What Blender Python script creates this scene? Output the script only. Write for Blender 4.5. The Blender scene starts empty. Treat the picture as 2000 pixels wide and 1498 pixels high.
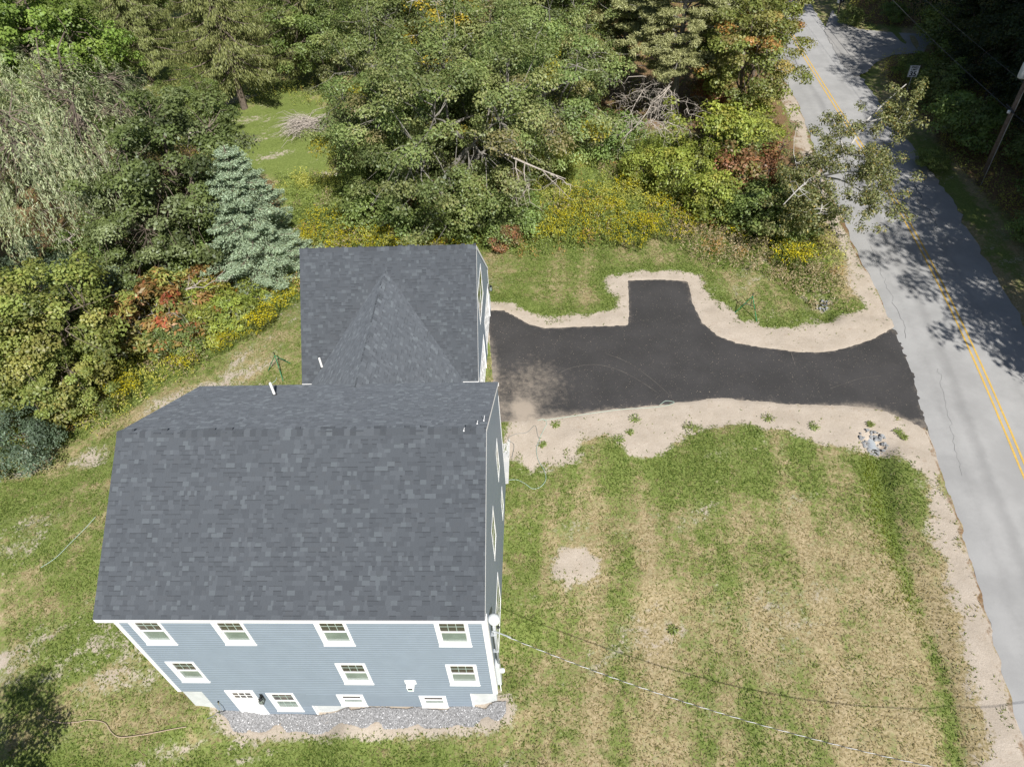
import bpy, math, random
import numpy as np
from mathutils import Vector, Matrix, geometry

# ------------------------------------------------------------------ camera, sky, sun, exposure
SC = bpy.context.scene
CAM = np.array([2.0382, -10.2868, 26.0121]); YAW, PITCH, ROLL, FPX = -0.0732, -0.7902, -0.0665, 1416.76
def basis(yaw, pitch, roll):
    cy, sy, cp, sp = math.cos(yaw), math.sin(yaw), math.cos(pitch), math.sin(pitch)
    f = np.array([sy*cp, cy*cp, sp]); r = np.array([cy, -sy, 0.]); u = np.cross(r, f)
    return r*math.cos(roll)+u*math.sin(roll), -r*math.sin(roll)+u*math.cos(roll), f
CR, CU, CF = basis(YAW, PITCH, ROLL)
cd = bpy.data.cameras.new('camera'); cam = bpy.data.objects.new('camera', cd); SC.collection.objects.link(cam)
cd.sensor_width = 36; cd.lens = FPX/2000*36; cd.clip_end = 600
M = Matrix([[CR[i], CU[i], -CF[i], CAM[i]] for i in range(3)]+[[0, 0, 0, 1]]); cam.matrix_world = M
SC.camera = cam
EL, AZ = math.radians(47), math.radians(22)          # sun behind the camera, a little to the right
SUN = np.array([math.sin(AZ)*math.cos(EL), -math.cos(AZ)*math.cos(EL), math.sin(EL)])
w = bpy.data.worlds.new('World'); SC.world = w; w.use_nodes = True
sky = w.node_tree.nodes.new('ShaderNodeTexSky'); sky.sky_type = 'NISHITA'; sky.sun_disc = False
sky.sun_elevation = EL; sky.sun_rotation = math.atan2(SUN[0], SUN[1])
bg = w.node_tree.nodes['Background']; bg.inputs[1].default_value = 0.062
w.node_tree.links.new(sky.outputs[0], bg.inputs[0])
sl = bpy.data.lights.new('sun', 'SUN'); sl.energy = 5.0; sl.angle = math.radians(.53); sl.color = (1, .965, .91)
so = bpy.data.objects.new('sun', sl); SC.collection.objects.link(so)
so.rotation_euler = Vector(SUN).to_track_quat('Z', 'Y').to_euler(); so.location = (0, -30, 60)
SC.view_settings.view_transform = 'Standard'; SC.view_settings.look = 'None'
SC.view_settings.exposure = 0.55; SC.view_settings.gamma = 1
SC.cycles.use_denoising = True; SC.cycles.max_bounces = 6; SC.cycles.transparent_max_bounces = 4
SC.cycles.diffuse_bounces = 3; SC.cycles.glossy_bounces = 2

COL = SC.collection.objects
rng = np.random.default_rng(7)

# ------------------------------------------------------------------ helpers
def ray(x, y): return CR*(x-1000)/FPX - CU*(y-749)/FPX + CF
def hit(x, y, z):
    d = ray(x, y); t = (z-CAM[2])/d[2]; return CAM+t*d
def tag(o, label=None, cat=None, group=None, kind=None):
    if label: o['label'] = label
    if cat: o['category'] = cat
    if group: o['group'] = group
    if kind: o['kind'] = kind
    return o
def empty(name, loc=(0, 0, 0), label=None, cat=None, group=None):
    o = bpy.data.objects.new(name, None); COL.link(o); o.location = loc; o.empty_display_size = .3
    return tag(o, label, cat, group)
def newmesh(name, V, F, mat, cols=None, smooth=False):
    me = bpy.data.meshes.new(name)
    V = np.asarray(V, np.float32).reshape(-1, 3)
    if isinstance(F, np.ndarray):
        n, k = F.shape
        me.vertices.add(len(V)); me.vertices.foreach_set('co', V.ravel())
        me.loops.add(n*k); me.loops.foreach_set('vertex_index', F.astype(np.int32).ravel())
        me.polygons.add(n); me.polygons.foreach_set('loop_start', np.arange(0, n*k, k, dtype=np.int32))
        me.update(calc_edges=True)
    else:
        me.from_pydata(V.tolist(), [], F)
    if cols is not None:
        a = me.color_attributes.new('Col', 'FLOAT_COLOR', 'POINT')
        c = np.ones((len(V), 4), np.float32); c[:, :cols.shape[1]] = cols; a.data.foreach_set('color', c.ravel())
    if smooth: me.polygons.foreach_set('use_smooth', np.ones(len(me.polygons), bool))
    me.materials.append(mat)
    return me
def link(name, me, parent=None):
    o = bpy.data.objects.new(name, me); COL.link(o)
    if parent is not None: o.parent = parent
    return o
class MB:
    """collects boxes, tubes and quads into one mesh"""
    def __init__(s): s.v = []; s.f = []; s.c = []
    def add(s, vs, fs, col=None):
        b = len(s.v); s.v += [tuple(map(float, q)) for q in vs]; s.f += [tuple(i+b for i in f) for f in fs]
        s.c += [col or (1, 1, 1)]*len(vs)
    def box(s, a, b, col=None):
        x0, y0, z0 = a; x1, y1, z1 = b
        s.add([(x0,y0,z0),(x1,y0,z0),(x1,y1,z0),(x0,y1,z0),(x0,y0,z1),(x1,y0,z1),(x1,y1,z1),(x0,y1,z1)],
              [(0,3,2,1),(4,5,6,7),(0,1,5,4),(1,2,6,5),(2,3,7,6),(3,0,4,7)], col)
    def obox(s, O, U, V, N, col=None):
        """box from corner O with edge vectors U, V, N"""
        O, U, V, N = map(np.asarray, (O, U, V, N))
        s.add([O, O+U, O+U+V, O+V, O+N, O+U+N, O+U+V+N, O+V+N],
              [(0,3,2,1),(4,5,6,7),(0,1,5,4),(1,2,6,5),(2,3,7,6),(3,0,4,7)], col)
    def tube(s, P, R, n=6, cap=True, col=None):
        P = [np.asarray(q, float) for q in P]
        if not hasattr(R, '__len__'): R = [R]*len(P)
        vs = []; fs = []; ref = None
        for i, q in enumerate(P):
            t = P[min(i+1, len(P)-1)]-P[max(i-1, 0)]; t = t/(np.linalg.norm(t)+1e-9)
            if ref is None: ref = np.array([0, 0, 1.]) if abs(t[2]) < .9 else np.array([1., 0, 0])
            a = np.cross(t, ref); a /= np.linalg.norm(a)+1e-9; b = np.cross(t, a); ref = -b if False else ref
            for k in range(n):
                an = 2*math.pi*k/n; vs.append(q+R[i]*(a*math.cos(an)+b*math.sin(an)))
        for i in range(len(P)-1):
            for k in range(n):
                fs.append((i*n+k, i*n+(k+1) % n, (i+1)*n+(k+1) % n, (i+1)*n+k))
        if cap: fs.append(tuple(range(n))[::-1]); fs.append(tuple(range((len(P)-1)*n, len(P)*n)))
        s.add(vs, fs, col)
    def lathe(s, c, prof, n=12, col=None, axis=None):
        c = np.asarray(c, float); ax = np.array([0, 0, 1.]) if axis is None else np.asarray(axis, float); ax /= np.linalg.norm(ax)
        ref = np.array([1., 0, 0]) if abs(ax[0]) < .8 else np.array([0, 1., 0]); a = np.cross(ax, ref); a /= np.linalg.norm(a); b = np.cross(ax, a)
        vs = []; fs = []
        for (r, h) in prof:
            for k in range(n):
                an = 2*math.pi*k/n; vs.append(c+ax*h+r*(a*math.cos(an)+b*math.sin(an)))
        for i in range(len(prof)-1):
            for k in range(n): fs.append((i*n+k, i*n+(k+1) % n, (i+1)*n+(k+1) % n, (i+1)*n+k))
        fs.append(tuple(range(n))[::-1]); fs.append(tuple(range((len(prof)-1)*n, len(prof)*n)))
        s.add(vs, fs, col)
    def mesh(s, name, mat, smooth=False, cols=False):
        return newmesh(name, s.v, s.f, mat, np.array(s.c) if cols else None, smooth)
    def build(s, name, mat, parent=None, smooth=False, cols=False):
        return link(name, s.mesh(name, mat, smooth, cols), parent)

# ------------------------------------------------------------------ materials
def mat(name, col, rough=.8, spec=.3, metal=0, nscale=0, namt=.2, bump=0, col2=None):
    m = bpy.data.materials.new(name); m.use_nodes = True; nt = m.node_tree; b = nt.nodes['Principled BSDF']
    b.inputs['Base Color'].default_value = (*col, 1); b.inputs['Roughness'].default_value = rough
    b.inputs['Specular IOR Level'].default_value = spec; b.inputs['Metallic'].default_value = metal
    if nscale:
        tc = nt.nodes.new('ShaderNodeTexCoord'); n = nt.nodes.new('ShaderNodeTexNoise'); n.inputs['Scale'].default_value = nscale
        n.inputs['Detail'].default_value = 6; n.inputs['Roughness'].default_value = .65
        nt.links.new(tc.outputs['Object'], n.inputs['Vector'])
        r = nt.nodes.new('ShaderNodeValToRGB'); r.color_ramp.elements[0].position = .3; r.color_ramp.elements[1].position = .7
        c2 = col2 or tuple(c*(1+namt) for c in col); c1 = tuple(c*(1-namt) for c in col) if not col2 else col
        r.color_ramp.elements[0].color = (*c1, 1); r.color_ramp.elements[1].color = (*c2, 1)
        nt.links.new(n.outputs[0], r.inputs[0]); nt.links.new(r.outputs[0], b.inputs['Base Color'])
        if bump:
            bp = nt.nodes.new('ShaderNodeBump'); bp.inputs['Strength'].default_value = bump; bp.inputs['Distance'].default_value = .02
            nt.links.new(n.outputs[0], bp.inputs['Height']); nt.links.new(bp.outputs[0], b.inputs['Normal'])
    return m
def N(nt, kind, **kw):
    n = nt.nodes.new(kind)
    for k, v in kw.items():
        if k in n.inputs: n.inputs[k].default_value = v
        else: setattr(n, k, v)
    return n
def noise(nt, vec, scale, detail=4, rough=.6):
    n = N(nt, 'ShaderNodeTexNoise', Scale=scale, Detail=detail, Roughness=rough); nt.links.new(vec, n.inputs['Vector']); return n.outputs[0]
def mth(nt, op, a, b=None, clamp=False):
    n = nt.nodes.new('ShaderNodeMath'); n.operation = op; n.use_clamp = clamp
    for i, q in enumerate((a, b)):
        if q is None: continue
        if isinstance(q, (int, float)): n.inputs[i].default_value = q
        else: nt.links.new(q, n.inputs[i])
    return n.outputs[0]
def mixc(nt, f, a, b, mode='MIX'):
    n = nt.nodes.new('ShaderNodeMix'); n.data_type = 'RGBA'; n.blend_type = mode
    for i, q in ((0, f), (6, a), (7, b)):
        if isinstance(q, (int, float)): n.inputs[i].default_value = q
        elif isinstance(q, tuple): n.inputs[i].default_value = (*q, 1)
        else: nt.links.new(q, n.inputs[i])
    return n.outputs[2]
def ramp01(nt, x, lo, hi):
    n = N(nt, 'ShaderNodeMapRange'); n.inputs['From Min'].default_value = lo; n.inputs['From Max'].default_value = hi; n.interpolation_type = 'SMOOTHSTEP'
    nt.links.new(x, n.inputs['Value']); return n.outputs[0]
def vcol(name, rough=.85, spec=.25, nscale=0, namt=.2, bump=0):
    m = bpy.data.materials.new(name); m.use_nodes = True; nt = m.node_tree; b = nt.nodes['Principled BSDF']
    b.inputs['Roughness'].default_value = rough; b.inputs['Specular IOR Level'].default_value = spec
    a = N(nt, 'ShaderNodeAttribute', attribute_name='Col'); c = a.outputs['Color']
    if nscale:
        tc = nt.nodes.new('ShaderNodeTexCoord'); n = noise(nt, tc.outputs['Object'], nscale, 5, .7)
        k = mth(nt, 'ADD', mth(nt, 'MULTIPLY', mth(nt, 'SUBTRACT', n, .5), namt*4), 1.0)
        cmb = nt.nodes.new('ShaderNodeCombineColor'); [nt.links.new(k, cmb.inputs[i]) for i in range(3)]
        c = mixc(nt, 1.0, c, cmb.outputs[0], 'MULTIPLY')
        if bump:
            bp = N(nt, 'ShaderNodeBump', Strength=bump, Distance=.01); nt.links.new(n, bp.inputs['Height']); nt.links.new(bp.outputs[0], b.inputs['Normal'])
    nt.links.new(c, b.inputs['Base Color'])
    if 'Diffuse Roughness' in b.inputs: b.inputs['Diffuse Roughness'].default_value = 1.0
    return m
def leafmat(name, trans=.35, gloss=.08, hue=.01, val=.2):
    m = bpy.data.materials.new(name); m.use_nodes = True; nt = m.node_tree; nt.nodes.remove(nt.nodes['Principled BSDF'])
    out = nt.nodes['Material Output']
    a = N(nt, 'ShaderNodeAttribute', attribute_name='Col'); oi = nt.nodes.new('ShaderNodeObjectInfo')
    h = N(nt, 'ShaderNodeHueSaturation'); nt.links.new(a.outputs['Color'], h.inputs['Color'])
    nt.links.new(mth(nt, 'ADD', mth(nt, 'MULTIPLY', oi.outputs['Random'], hue*2), .5-hue), h.inputs['Hue'])
    nt.links.new(mth(nt, 'ADD', mth(nt, 'MULTIPLY', oi.outputs['Random'], val), 1-val/2), h.inputs['Value'])
    d = nt.nodes.new('ShaderNodeBsdfDiffuse'); t = nt.nodes.new('ShaderNodeBsdfTranslucent'); g = N(nt, 'ShaderNodeBsdfGlossy', Roughness=.5)
    nt.links.new(h.outputs[0], d.inputs[0])
    nt.links.new(mixc(nt, 1.0, h.outputs[0], (1.1, 1.15, .55), 'MULTIPLY'), t.inputs[0]); g.inputs[0].default_value = (.9, .95, 1, 1)
    m1 = N(nt, 'ShaderNodeMixShader'); m1.inputs[0].default_value = trans; nt.links.new(d.outputs[0], m1.inputs[1]); nt.links.new(t.outputs[0], m1.inputs[2])
    m2 = N(nt, 'ShaderNodeMixShader'); m2.inputs[0].default_value = gloss; nt.links.new(m1.outputs[0], m2.inputs[1]); nt.links.new(g.outputs[0], m2.inputs[2])
    nt.links.new(m2.outputs[0], out.inputs[0])
    return m
MT = dict(
    scuff=mat('dusty_scuff', (.085, .078, .07), .95, nscale=6, namt=.4),
    white=mat('white_trim', (.8, .8, .8), .5, .4, nscale=3, namt=.03),
    siding=mat('blue_siding', (.195, .236, .283), .55, .35, nscale=1.5, namt=.05),
    concrete=mat('foundation_concrete', (.5, .52, .52), .9, .2, nscale=2.5, namt=.12, bump=.1),
    deck=mat('roof_underlay', (.05, .052, .06), .9),
    shingle=vcol('asphalt_shingle', .92, .2, 60, .16, .6),
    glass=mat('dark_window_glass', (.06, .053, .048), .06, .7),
    glassg=mat('reflection_tinted_glass', (.17, .21, .185), .15, .6, nscale=1.2, namt=.2),  # lower panes: the lawn's reflection is painted in as a grey-green base colour
    grille=mat('grille_pale_green', (.34, .43, .38), .5),
    door=mat('white_door', (.82, .82, .82), .45, .4),
    black=mat('black_metal', (.015, .016, .018), .45, .5),
    pvc=mat('white_pvc', (.82, .82, .8), .5),
    rubber=mat('dark_rubber', (.05, .05, .055), .8),
    steel=mat('galvanized_steel', (.5, .53, .55), .45, .5, .4, nscale=8, namt=.12),
    wood=mat('weathered_pole_wood', (.15, .12, .1), .95, .1, nscale=7, namt=.35, bump=.3),
    bark=mat('grey_brown_bark', (.13, .105, .085), .95, .1, nscale=6, namt=.4, bump=.4),
    barkw=mat('pale_grey_bark', (.27, .255, .235), .9, .15, nscale=7, namt=.35, bump=.2),
    twig=mat('grey_twig_bark', (.2, .185, .165), .95, .1, nscale=6, namt=.4), birch=mat('pale_birch_bark', (.36, .345, .32), .85, .2, nscale=7, namt=.25),
    dead=mat('dead_grey_wood', (.36, .32, .28), .95, .1, nscale=5, namt=.3),
    green=mat('green_painted_steel', (.015, .16, .06), .45, .5),
    hosep=mat('pale_green_hose', (.33, .42, .36), .6),
    hosed=mat('grey_hose', (.2, .21, .2), .6),
    hosek=mat('pinkish_hose', (.42, .32, .24), .6),
    brass=mat('brass', (.5, .4, .2), .35, .5, .8),
    yellow=mat('yellow_road_paint', (.5, .33, .08), .8, .2, nscale=9, namt=.14),
    crack=mat('tar_crack', (.12, .12, .118), .9),
    paver=vcol('concrete_paver', .9, .2, 20, .1),
    stone=vcol('riprap_stone', .9, .2, 9, .2, .3),
    gravel=vcol('gravel', .92, .2),
    cable=mat('dark_cable', (.05, .05, .05), .6), cablew=mat('bare_aluminium_strand', (.7, .7, .7), .45, .5, .3),
    signw=mat('white_sign_sheet', (.75, .78, .8), .5), signb=mat('sign_black', (.02, .02, .02), .6),
    porcelain=mat('grey_transformer_paint', (.55, .58, .58), .4, .5),
    leaf=leafmat('leaves', .4, .025), needle=leafmat('needles', .25, .02), grassb=leafmat('grass_blades', .5, .0, 0, 0), flower=leafmat('flowers', .25, 0, 0, .1),
)

# ------------------------------------------------------------------ terrain height
CTRL = np.array([(-11.4,-.2,-1.62),(-10.7,-.2,-1.9),(-9,-.2,-2.22),(-7,-.2,-2.2),(-5,-.2,-1.5),(-3,-.2,-1.45),(-.9,-.2,-1.3),(.3,0,-.85),
 (-11,-2,-2.0),(-8,-2,-2.25),(-4,-2,-1.75),(-1,-2,-1.35),(2,-2,-1.0),(-8,-7,-2.6),(2,-7,-1.3),(12,-6,-.9),(.5,4,-.42),(.5,9,-.28),(5,1,-.8),(6,6,-.5),(10,0,-.75),
 (14,5,-.6),(10,12,-.33),(3,12,-.2),(-.5,13,-.14),(-.5,20,-.14),(3,19,-.2),(6,25,-.3),(15,25,-.42),(20,20,-.45),(20,13,-.45),(18.5,0,-.55),(25,10,-.42),(25,40,-.42),(25,-8,-.5),
 (30,30,-.5),(32,60,-.4),(25,75,-.4),(-13,4,-1.35),(-13,9,-.8),(-10.5,13,-.45),(-10,20,-.4),(-16,13,-.9),(-24,11,-1.6),(-24,0,-2.4),(-15,-3,-2.1),(-22,-6,-2.7),
 (-5,8,-.4),(-5,3,-.6),(-5,30,-.5),(-16,26,-1.0),(-30,25,-1.8),(-20,47,-.6),(-35,45,-1.2),(5,40,-.5),(5,60,-.4),(-20,70,-.4),(60,30,-.3),(60,60,0),(-60,40,-1.5),(-60,0,-3),(0,-40,-3),(40,-30,-.8)])
DITCH = np.array([hit(x, y, -.8)[:2] for x, y in ((1712,880),(1725,960),(1750,1060),(1800,1200),(1835,1320),(1870,1480))]); DITCH = np.vstack([DITCH, DITCH[-1]+(DITCH[-1]-DITCH[-2])*3])
DITCH2 = np.array([hit(x, y, -.6)[:2] for x, y in ((1612,612),(1560,570),(1520,520))])
ROADL = np.array([hit(x, y, -.45)[:2] for x, y in ((1560,200),(1600,320),(1650,440),(1700,545),(1748,638),(1810,838),(1870,1000),(1930,1200),(1985,1400))])
ROADL = np.vstack([[22.6, 96], [21.9, 76], [21.7, 62], ROADL, ROADL[-1]+(ROADL[-1]-ROADL[-2])*3])
def segdist(P, L):
    best = np.full(len(P), 1e9)
    for a, b in zip(L[:-1], L[1:]):
        d = b-a; t = np.clip(((P-a)@d)/(d@d+1e-9), 0, 1); best = np.minimum(best, np.hypot(*(P-a-t[:, None]*d).T))
    return best
def height(P):
    P = np.atleast_2d(P).astype(float); out = np.zeros(len(P))
    for i in range(0, len(P), 20000):
        q = P[i:i+20000]; d2 = ((q[:, None, :]-CTRL[None, :, :2])**2).sum(2)+.15
        wt = d2**-1.7; out[i:i+20000] = (wt*CTRL[:, 2]).sum(1)/wt.sum(1)
    out -= (.2+.25*np.clip((P[:, 1]-7)/3, 0, 1))*np.exp(-(segdist(P, DITCH)/.55)**2)+.5*np.exp(-(segdist(P, DITCH2)/.6)**2)
    rx = np.interp(P[:, 1], ROADL[::-1, 1], ROADL[::-1, 0])-P[:, 0]; wr = np.where(rx > 0, np.exp(-(rx/1.1)**2), np.exp(-(np.minimum(rx+8.5, 0)/2.0)**2)); out = out*(1-wr)-.462*wr
    return out
def hz(x, y): return float(height([(x, y)])[0])
def gp(x, y, dz=0):
    """photo point on the ground -> world (ray meets the terrain)"""
    z = -.6
    for _ in range(6):
        q = hit(x, y, z+dz); z = hz(q[0], q[1])
    return np.array([q[0], q[1], z])
def gpoly(pts): return np.array([gp(x, y)[:2] for x, y in pts])
def sdf(P, poly):
    """signed distance, positive inside"""
    ins = np.zeros(len(P), bool); n = len(poly)
    for i in range(n):
        a, b = poly[i], poly[(i+1) % n]
        c = ((a[1] > P[:, 1]) != (b[1] > P[:, 1])) & (P[:, 0] < (b[0]-a[0])*(P[:, 1]-a[1])/(b[1]-a[1]+1e-12)+a[0]); ins ^= c
    d = segdist(P, np.vstack([poly, poly[:1]])); return np.where(ins, d, -d)
def vnoise(P, s, seed=0):
    """smooth value noise in numpy, 0..1"""
    q = P/s+seed*17.31; i = np.floor(q).astype(np.int64); f = q-i; f = f*f*(3-2*f)
    def h(a, b):
        n = (a*374761393+b*668265263+seed*974711) & 0x7fffffff; n = ((n ^ (n >> 13))*1274126177) & 0x7fffffff; return ((n ^ (n >> 16)) & 0xffff)/65535.
    x, y = i[:, 0], i[:, 1]
    return (h(x, y)*(1-f[:, 0])+h(x+1, y)*f[:, 0])*(1-f[:, 1])+(h(x, y+1)*(1-f[:, 0])+h(x+1, y+1)*f[:, 0])*f[:, 1]
def fbm(P, s, seed=0): return .5*vnoise(P, s, seed)+.3*vnoise(P, s*.47, seed+1)+.2*vnoise(P, s*.21, seed+2)

# outlines taken from the photograph, laid on the terrain
DRIVE = gpoly([(951,606),(985,606),(1010,620),(1035,634),(1065,641),(1130,638),(1226,635),(1229,600),(1226,548),(1285,546),(1345,549),(1352,590),(1372,630),(1400,655),(1440,670),(1500,680),(1560,687),(1600,688),(1650,680),(1700,664),(1748,638),
 (1790,740),(1812,842),(1775,822),(1735,805),(1690,795),(1600,790),(1540,789),(1480,784),(1400,778),(1300,790),(1200,799),(1100,813),(1030,821),(972,826),(966,780)])
SANDN = gpoly([(940,592),(1000,592),(1040,612),(1090,620),(1180,612),(1205,600),(1190,560),(1180,545),(1215,533),(1300,530),(1365,538),(1390,570),(1420,600),(1440,625),(1500,638),(1580,637),(1640,612),(1700,598),(1745,610),(1756,645),(1690,700),(1500,700),(1380,680),(1240,660),(950,660)])
SANDS = gpoly([(985,815),(1300,770),(1500,770),(1700,780),(1830,850),(1850,900),(1790,915),(1740,890),(1690,890),(1640,862),(1550,850),(1440,832),(1340,842),(1290,888),(1230,892),(1195,855),(1150,848),(1130,885),(1090,912),(1045,916),(1000,895),(984,905)])
SANDP = gpoly([(1095,1075),(1150,1070),(1180,1110),(1160,1140),(1120,1130),(1090,1100)])
YEL = np.array([hit(x, y, -.4)[:2] for x, y in ((1540,60),(1640,220),(1755,400),(1830,540),(1900,680),(2000,920))])
MEADOW = gpoly([(535,318),(560,420),(585,520),(940,492),(1010,500),(1180,487),(1290,462),(1345,492),(1400,530),(1480,535),(1530,560),(1590,600),(1650,600),(1640,540),(1590,430),(1520,400),(1500,300),(1300,270),(1150,270),(1000,300),(840,350),(700,310),(640,290)])
MEADOWL = gpoly([(600,545),(592,580),(500,650),(400,715),(330,750),(250,810),(170,860),(60,885),(0,892),(-80,900),(-80,700),(150,620),(350,560),(500,520)])
FORESTL = gpoly([(-300,900),(0,850),(150,760),(330,660),(560,540),(590,420),(560,330),(430,300),(420,230),(540,210),(620,260),(700,330),(850,420),(1000,420),(1150,250),(1500,280),(1540,120),(1520,-120),(-300,-120)])
GRAVEL = gpoly([(432,1384),(600,1392),(985,1372),(988,1392),(950,1410),(880,1416),(800,1420),(700,1422),(600,1424),(520,1428),(470,1425),(440,1405)])
FORESTR = gpoly([(1640,-60),(1660,45),(1800,62),(1820,90),(1720,110),(1715,150),(1790,235),(1850,320),(1930,400),(2010,480),(2600,700),(2900,100),(2400,-100)])
LAWNB = gpoly([(430,240),(560,205),(640,215),(650,345),(560,350),(500,330),(440,290)])

# ------------------------------------------------------------------ ground
def groundmat():
    m = bpy.data.materials.new('ground_lawn_and_soil'); m.use_nodes = True; nt = m.node_tree; b = nt.nodes['Principled BSDF']
    b.inputs['Roughness'].default_value = .95; b.inputs['Specular IOR Level'].default_value = .1
    tc = nt.nodes.new('ShaderNodeTexCoord'); O = tc.outputs['Object']
    at = N(nt, 'ShaderNodeAttribute', attribute_name='Col'); sp = nt.nodes.new('ShaderNodeSeparateColor'); nt.links.new(at.outputs['Color'], sp.inputs[0])
    g, s, l = sp.outputs; 
    n1 = noise(nt, O, 9, 6, .75); n2 = noise(nt, O, 1.1, 5, .65); n3 = noise(nt, O, 38, 3, .7); n4 = noise(nt, O, 3.2, 5, .7)
    straw = mixc(nt, ramp01(nt, n1, .35, .68), (.20, .165, .08), (.42, .34, .215))
    straw = mixc(nt, ramp01(nt, n4, .52, .78), straw, (.43, .36, .26))
    green = mixc(nt, ramp01(nt, n1, .3, .7), (.09, .122, .028), (.185, .225, .065))
    fg = mth(nt, 'ADD', g, mth(nt, 'ADD', mth(nt, 'MULTIPLY', mth(nt, 'SUBTRACT', n1, .5), 1.1), mth(nt, 'ADD', mth(nt, 'MULTIPLY', mth(nt, 'SUBTRACT', n4, .5), 1.3), mth(nt, 'MULTIPLY', mth(nt, 'SUBTRACT', n2, .5), .8))))
    base = mixc(nt, ramp01(nt, fg, .3, .72), straw, green)
    sand = mixc(nt, ramp01(nt, n2, .3, .7), (.37, .32, .262), (.46, .402, .338)); sand = mixc(nt, ramp01(nt, n3, .35, .75), sand, (.31, .26, .205)); sand = mixc(nt, mth(nt, 'MULTIPLY', ramp01(nt, n4, .55, .75), .5), sand, (.27, .2, .14)); sand = mixc(nt, mth(nt, 'MULTIPLY', ramp01(nt, n1, .6, .75), .5), sand, (.56, .5, .43))
    fs = mth(nt, 'ADD', s, mth(nt, 'ADD', mth(nt, 'MULTIPLY', mth(nt, 'SUBTRACT', n4, .5), .8), mth(nt, 'MULTIPLY', mth(nt, 'SUBTRACT', n1, .5), .5)))
    base = mixc(nt, ramp01(nt, fs, .42, .6), base, sand)
    lit = mixc(nt, ramp01(nt, n1, .3, .7), (.09, .065, .035), (.25, .155, .085))
    fl = mth(nt, 'ADD', l, mth(nt, 'MULTIPLY', mth(nt, 'SUBTRACT', n4, .5), .8))
    base = mixc(nt, ramp01(nt, fl, .4, .65), base, lit)
    nt.links.new(base, b.inputs['Base Color'])
    bp = N(nt, 'ShaderNodeBump', Strength=.5, Distance=.05); nt.links.new(n1, bp.inputs['Height']); nt.links.new(bp.outputs[0], b.inputs['Normal'])
    return m
def gradgrid(lo, f0, f1, hi, step):
    a = [f0]; d = step
    while a[-1] > lo: d *= 1.35; a.append(a[-1]-d)
    c = [f1]; d = step
    while c[-1] < hi: d *= 1.35; c.append(c[-1]+d)
    return np.array(sorted(a[1:])+list(np.arange(f0, f1, step))+c)
gx = gradgrid(-260, -30, 34, 260, .22); gy = gradgrid(-160, -6, 52, 320, .22)
GX, GY = np.meshgrid(gx, gy); GPt = np.stack([GX.ravel(), GY.ravel()], 1)
def roadside(P):
    """distance to the left road edge, positive on the lawn side"""
    x = np.interp(P[:, 1], ROADL[::-1, 1], ROADL[::-1, 0]); return x-P[:, 0]
def masks(P):
    # greenness of the lawn
    A = P@np.array([[math.cos(.5), -math.sin(.5)], [math.sin(.5), math.cos(.5)]])
    right = np.clip((P[:, 0]-0)/3, 0, 1)
    st_r = .5+.75*(fbm(np.stack([P[:, 0]*1.0-P[:, 1]*.05, P[:, 1]*.12], 1), 1.3, 3)-.5)+.11*np.sin((P[:, 0]-P[:, 1]*.04)*2*math.pi/2.1); st_l = fbm(np.stack([A[:, 0]*.3, A[:, 1]], 1), 2.0, 9)
    g = .46*right+.64*(1-right) + .75*(np.where(right > .5, st_r, st_l)-.5) + .55*(fbm(P, 5., 21)-.5)
    g += .20*np.exp(-((P[:, 1]-10.2)/1.6)**2)*right - .16*np.clip((P[:, 0]-9)/6, 0, 1)*np.clip((9-P[:, 1])/4, 0, 1)
    g += .35*np.exp(-(np.minimum(abs(sdf(P, SANDN)), 9)/.8)**2)*(P[:, 1] > 14)
    dd = segdist(P, DITCH); g += .5*np.exp(-(dd/.4)**2)*np.clip(.2+1.6*fbm(P, 3., 63), 0, 1)
    g += .35*np.clip(1-abs(P[:, 1]+2.6)/1.3, 0, 1)*(P[:, 0] < 0)
    g += .5*np.clip(sdf(P, LAWNB)+.5, 0, 1)+.5*np.clip(np.maximum(sdf(P, MEADOW), sdf(P, MEADOWL)), 0, 1)
    g += .10*np.clip((P[:, 1]-19)/3, 0, 1)*np.clip((P[:, 0]+3)/4, 0, 1)
    s = np.maximum.reduce([sdf(P, SANDN), sdf(P, SANDS), sdf(P, SANDP)*.8])*.9+.5+.9*(fbm(P, .8, 61)-.5)+.5*(fbm(P, 2.6, 62)-.5)
    rs = roadside(P); sh = .52-.7*(abs(rs-.55)-.55)+.9*(fbm(P, 1.3, 5)-.5); s = np.maximum(s, np.where(rs > -1, np.minimum(sh, .8), 0))
    # thin bare ground and the earth line along the back of the left lawn
    s = np.maximum(s, .25+.6*(fbm(np.stack([A[:, 0]*.45, A[:, 1]], 1), 1.7, 33)-.42)*np.where(P[:, 0] < -9, 1.25, .9))
    edge = abs(sdf(P, MEADOWL)+1.3); s = np.maximum(s, np.where((P[:, 0] < -8.5) & (P[:, 1] > 3), .47-.2*edge+.9*(fbm(P, 1.9, 41)-.5), 0))
    s = np.maximum(s, .5+.8*np.clip(sdf(P, GRAVEL)+.35, -1, .5))
    l = np.maximum(np.clip(sdf(P, FORESTL)*.3+.3, 0, 1)-2*np.clip(sdf(P, LAWNB)+.8, 0, 1)-1.2*np.clip(sdf(P, MEADOW)+.5, 0, 1), np.clip(sdf(P, FORESTR)*.3+.35, 0, 1))
    l = np.where((P[:, 0] < 4) & (P[:, 1] > 44), l*.35, l); l = np.maximum(l, np.where((rs > .5) & (P[:, 1] > 22), .72-.2*abs(rs-2.0)+.5*(fbm(P, 1.2, 91)-.5)-.25*np.clip((34-P[:, 1])/8, 0, 1), 0))
    l = np.where(abs(rs-.05) < .16, .25+.6*fbm(P, .8, 93), l)
    return np.clip(g, 0, 1), np.clip(s, 0, 1), np.clip(l, 0, 1)
gz = height(GPt)
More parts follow.
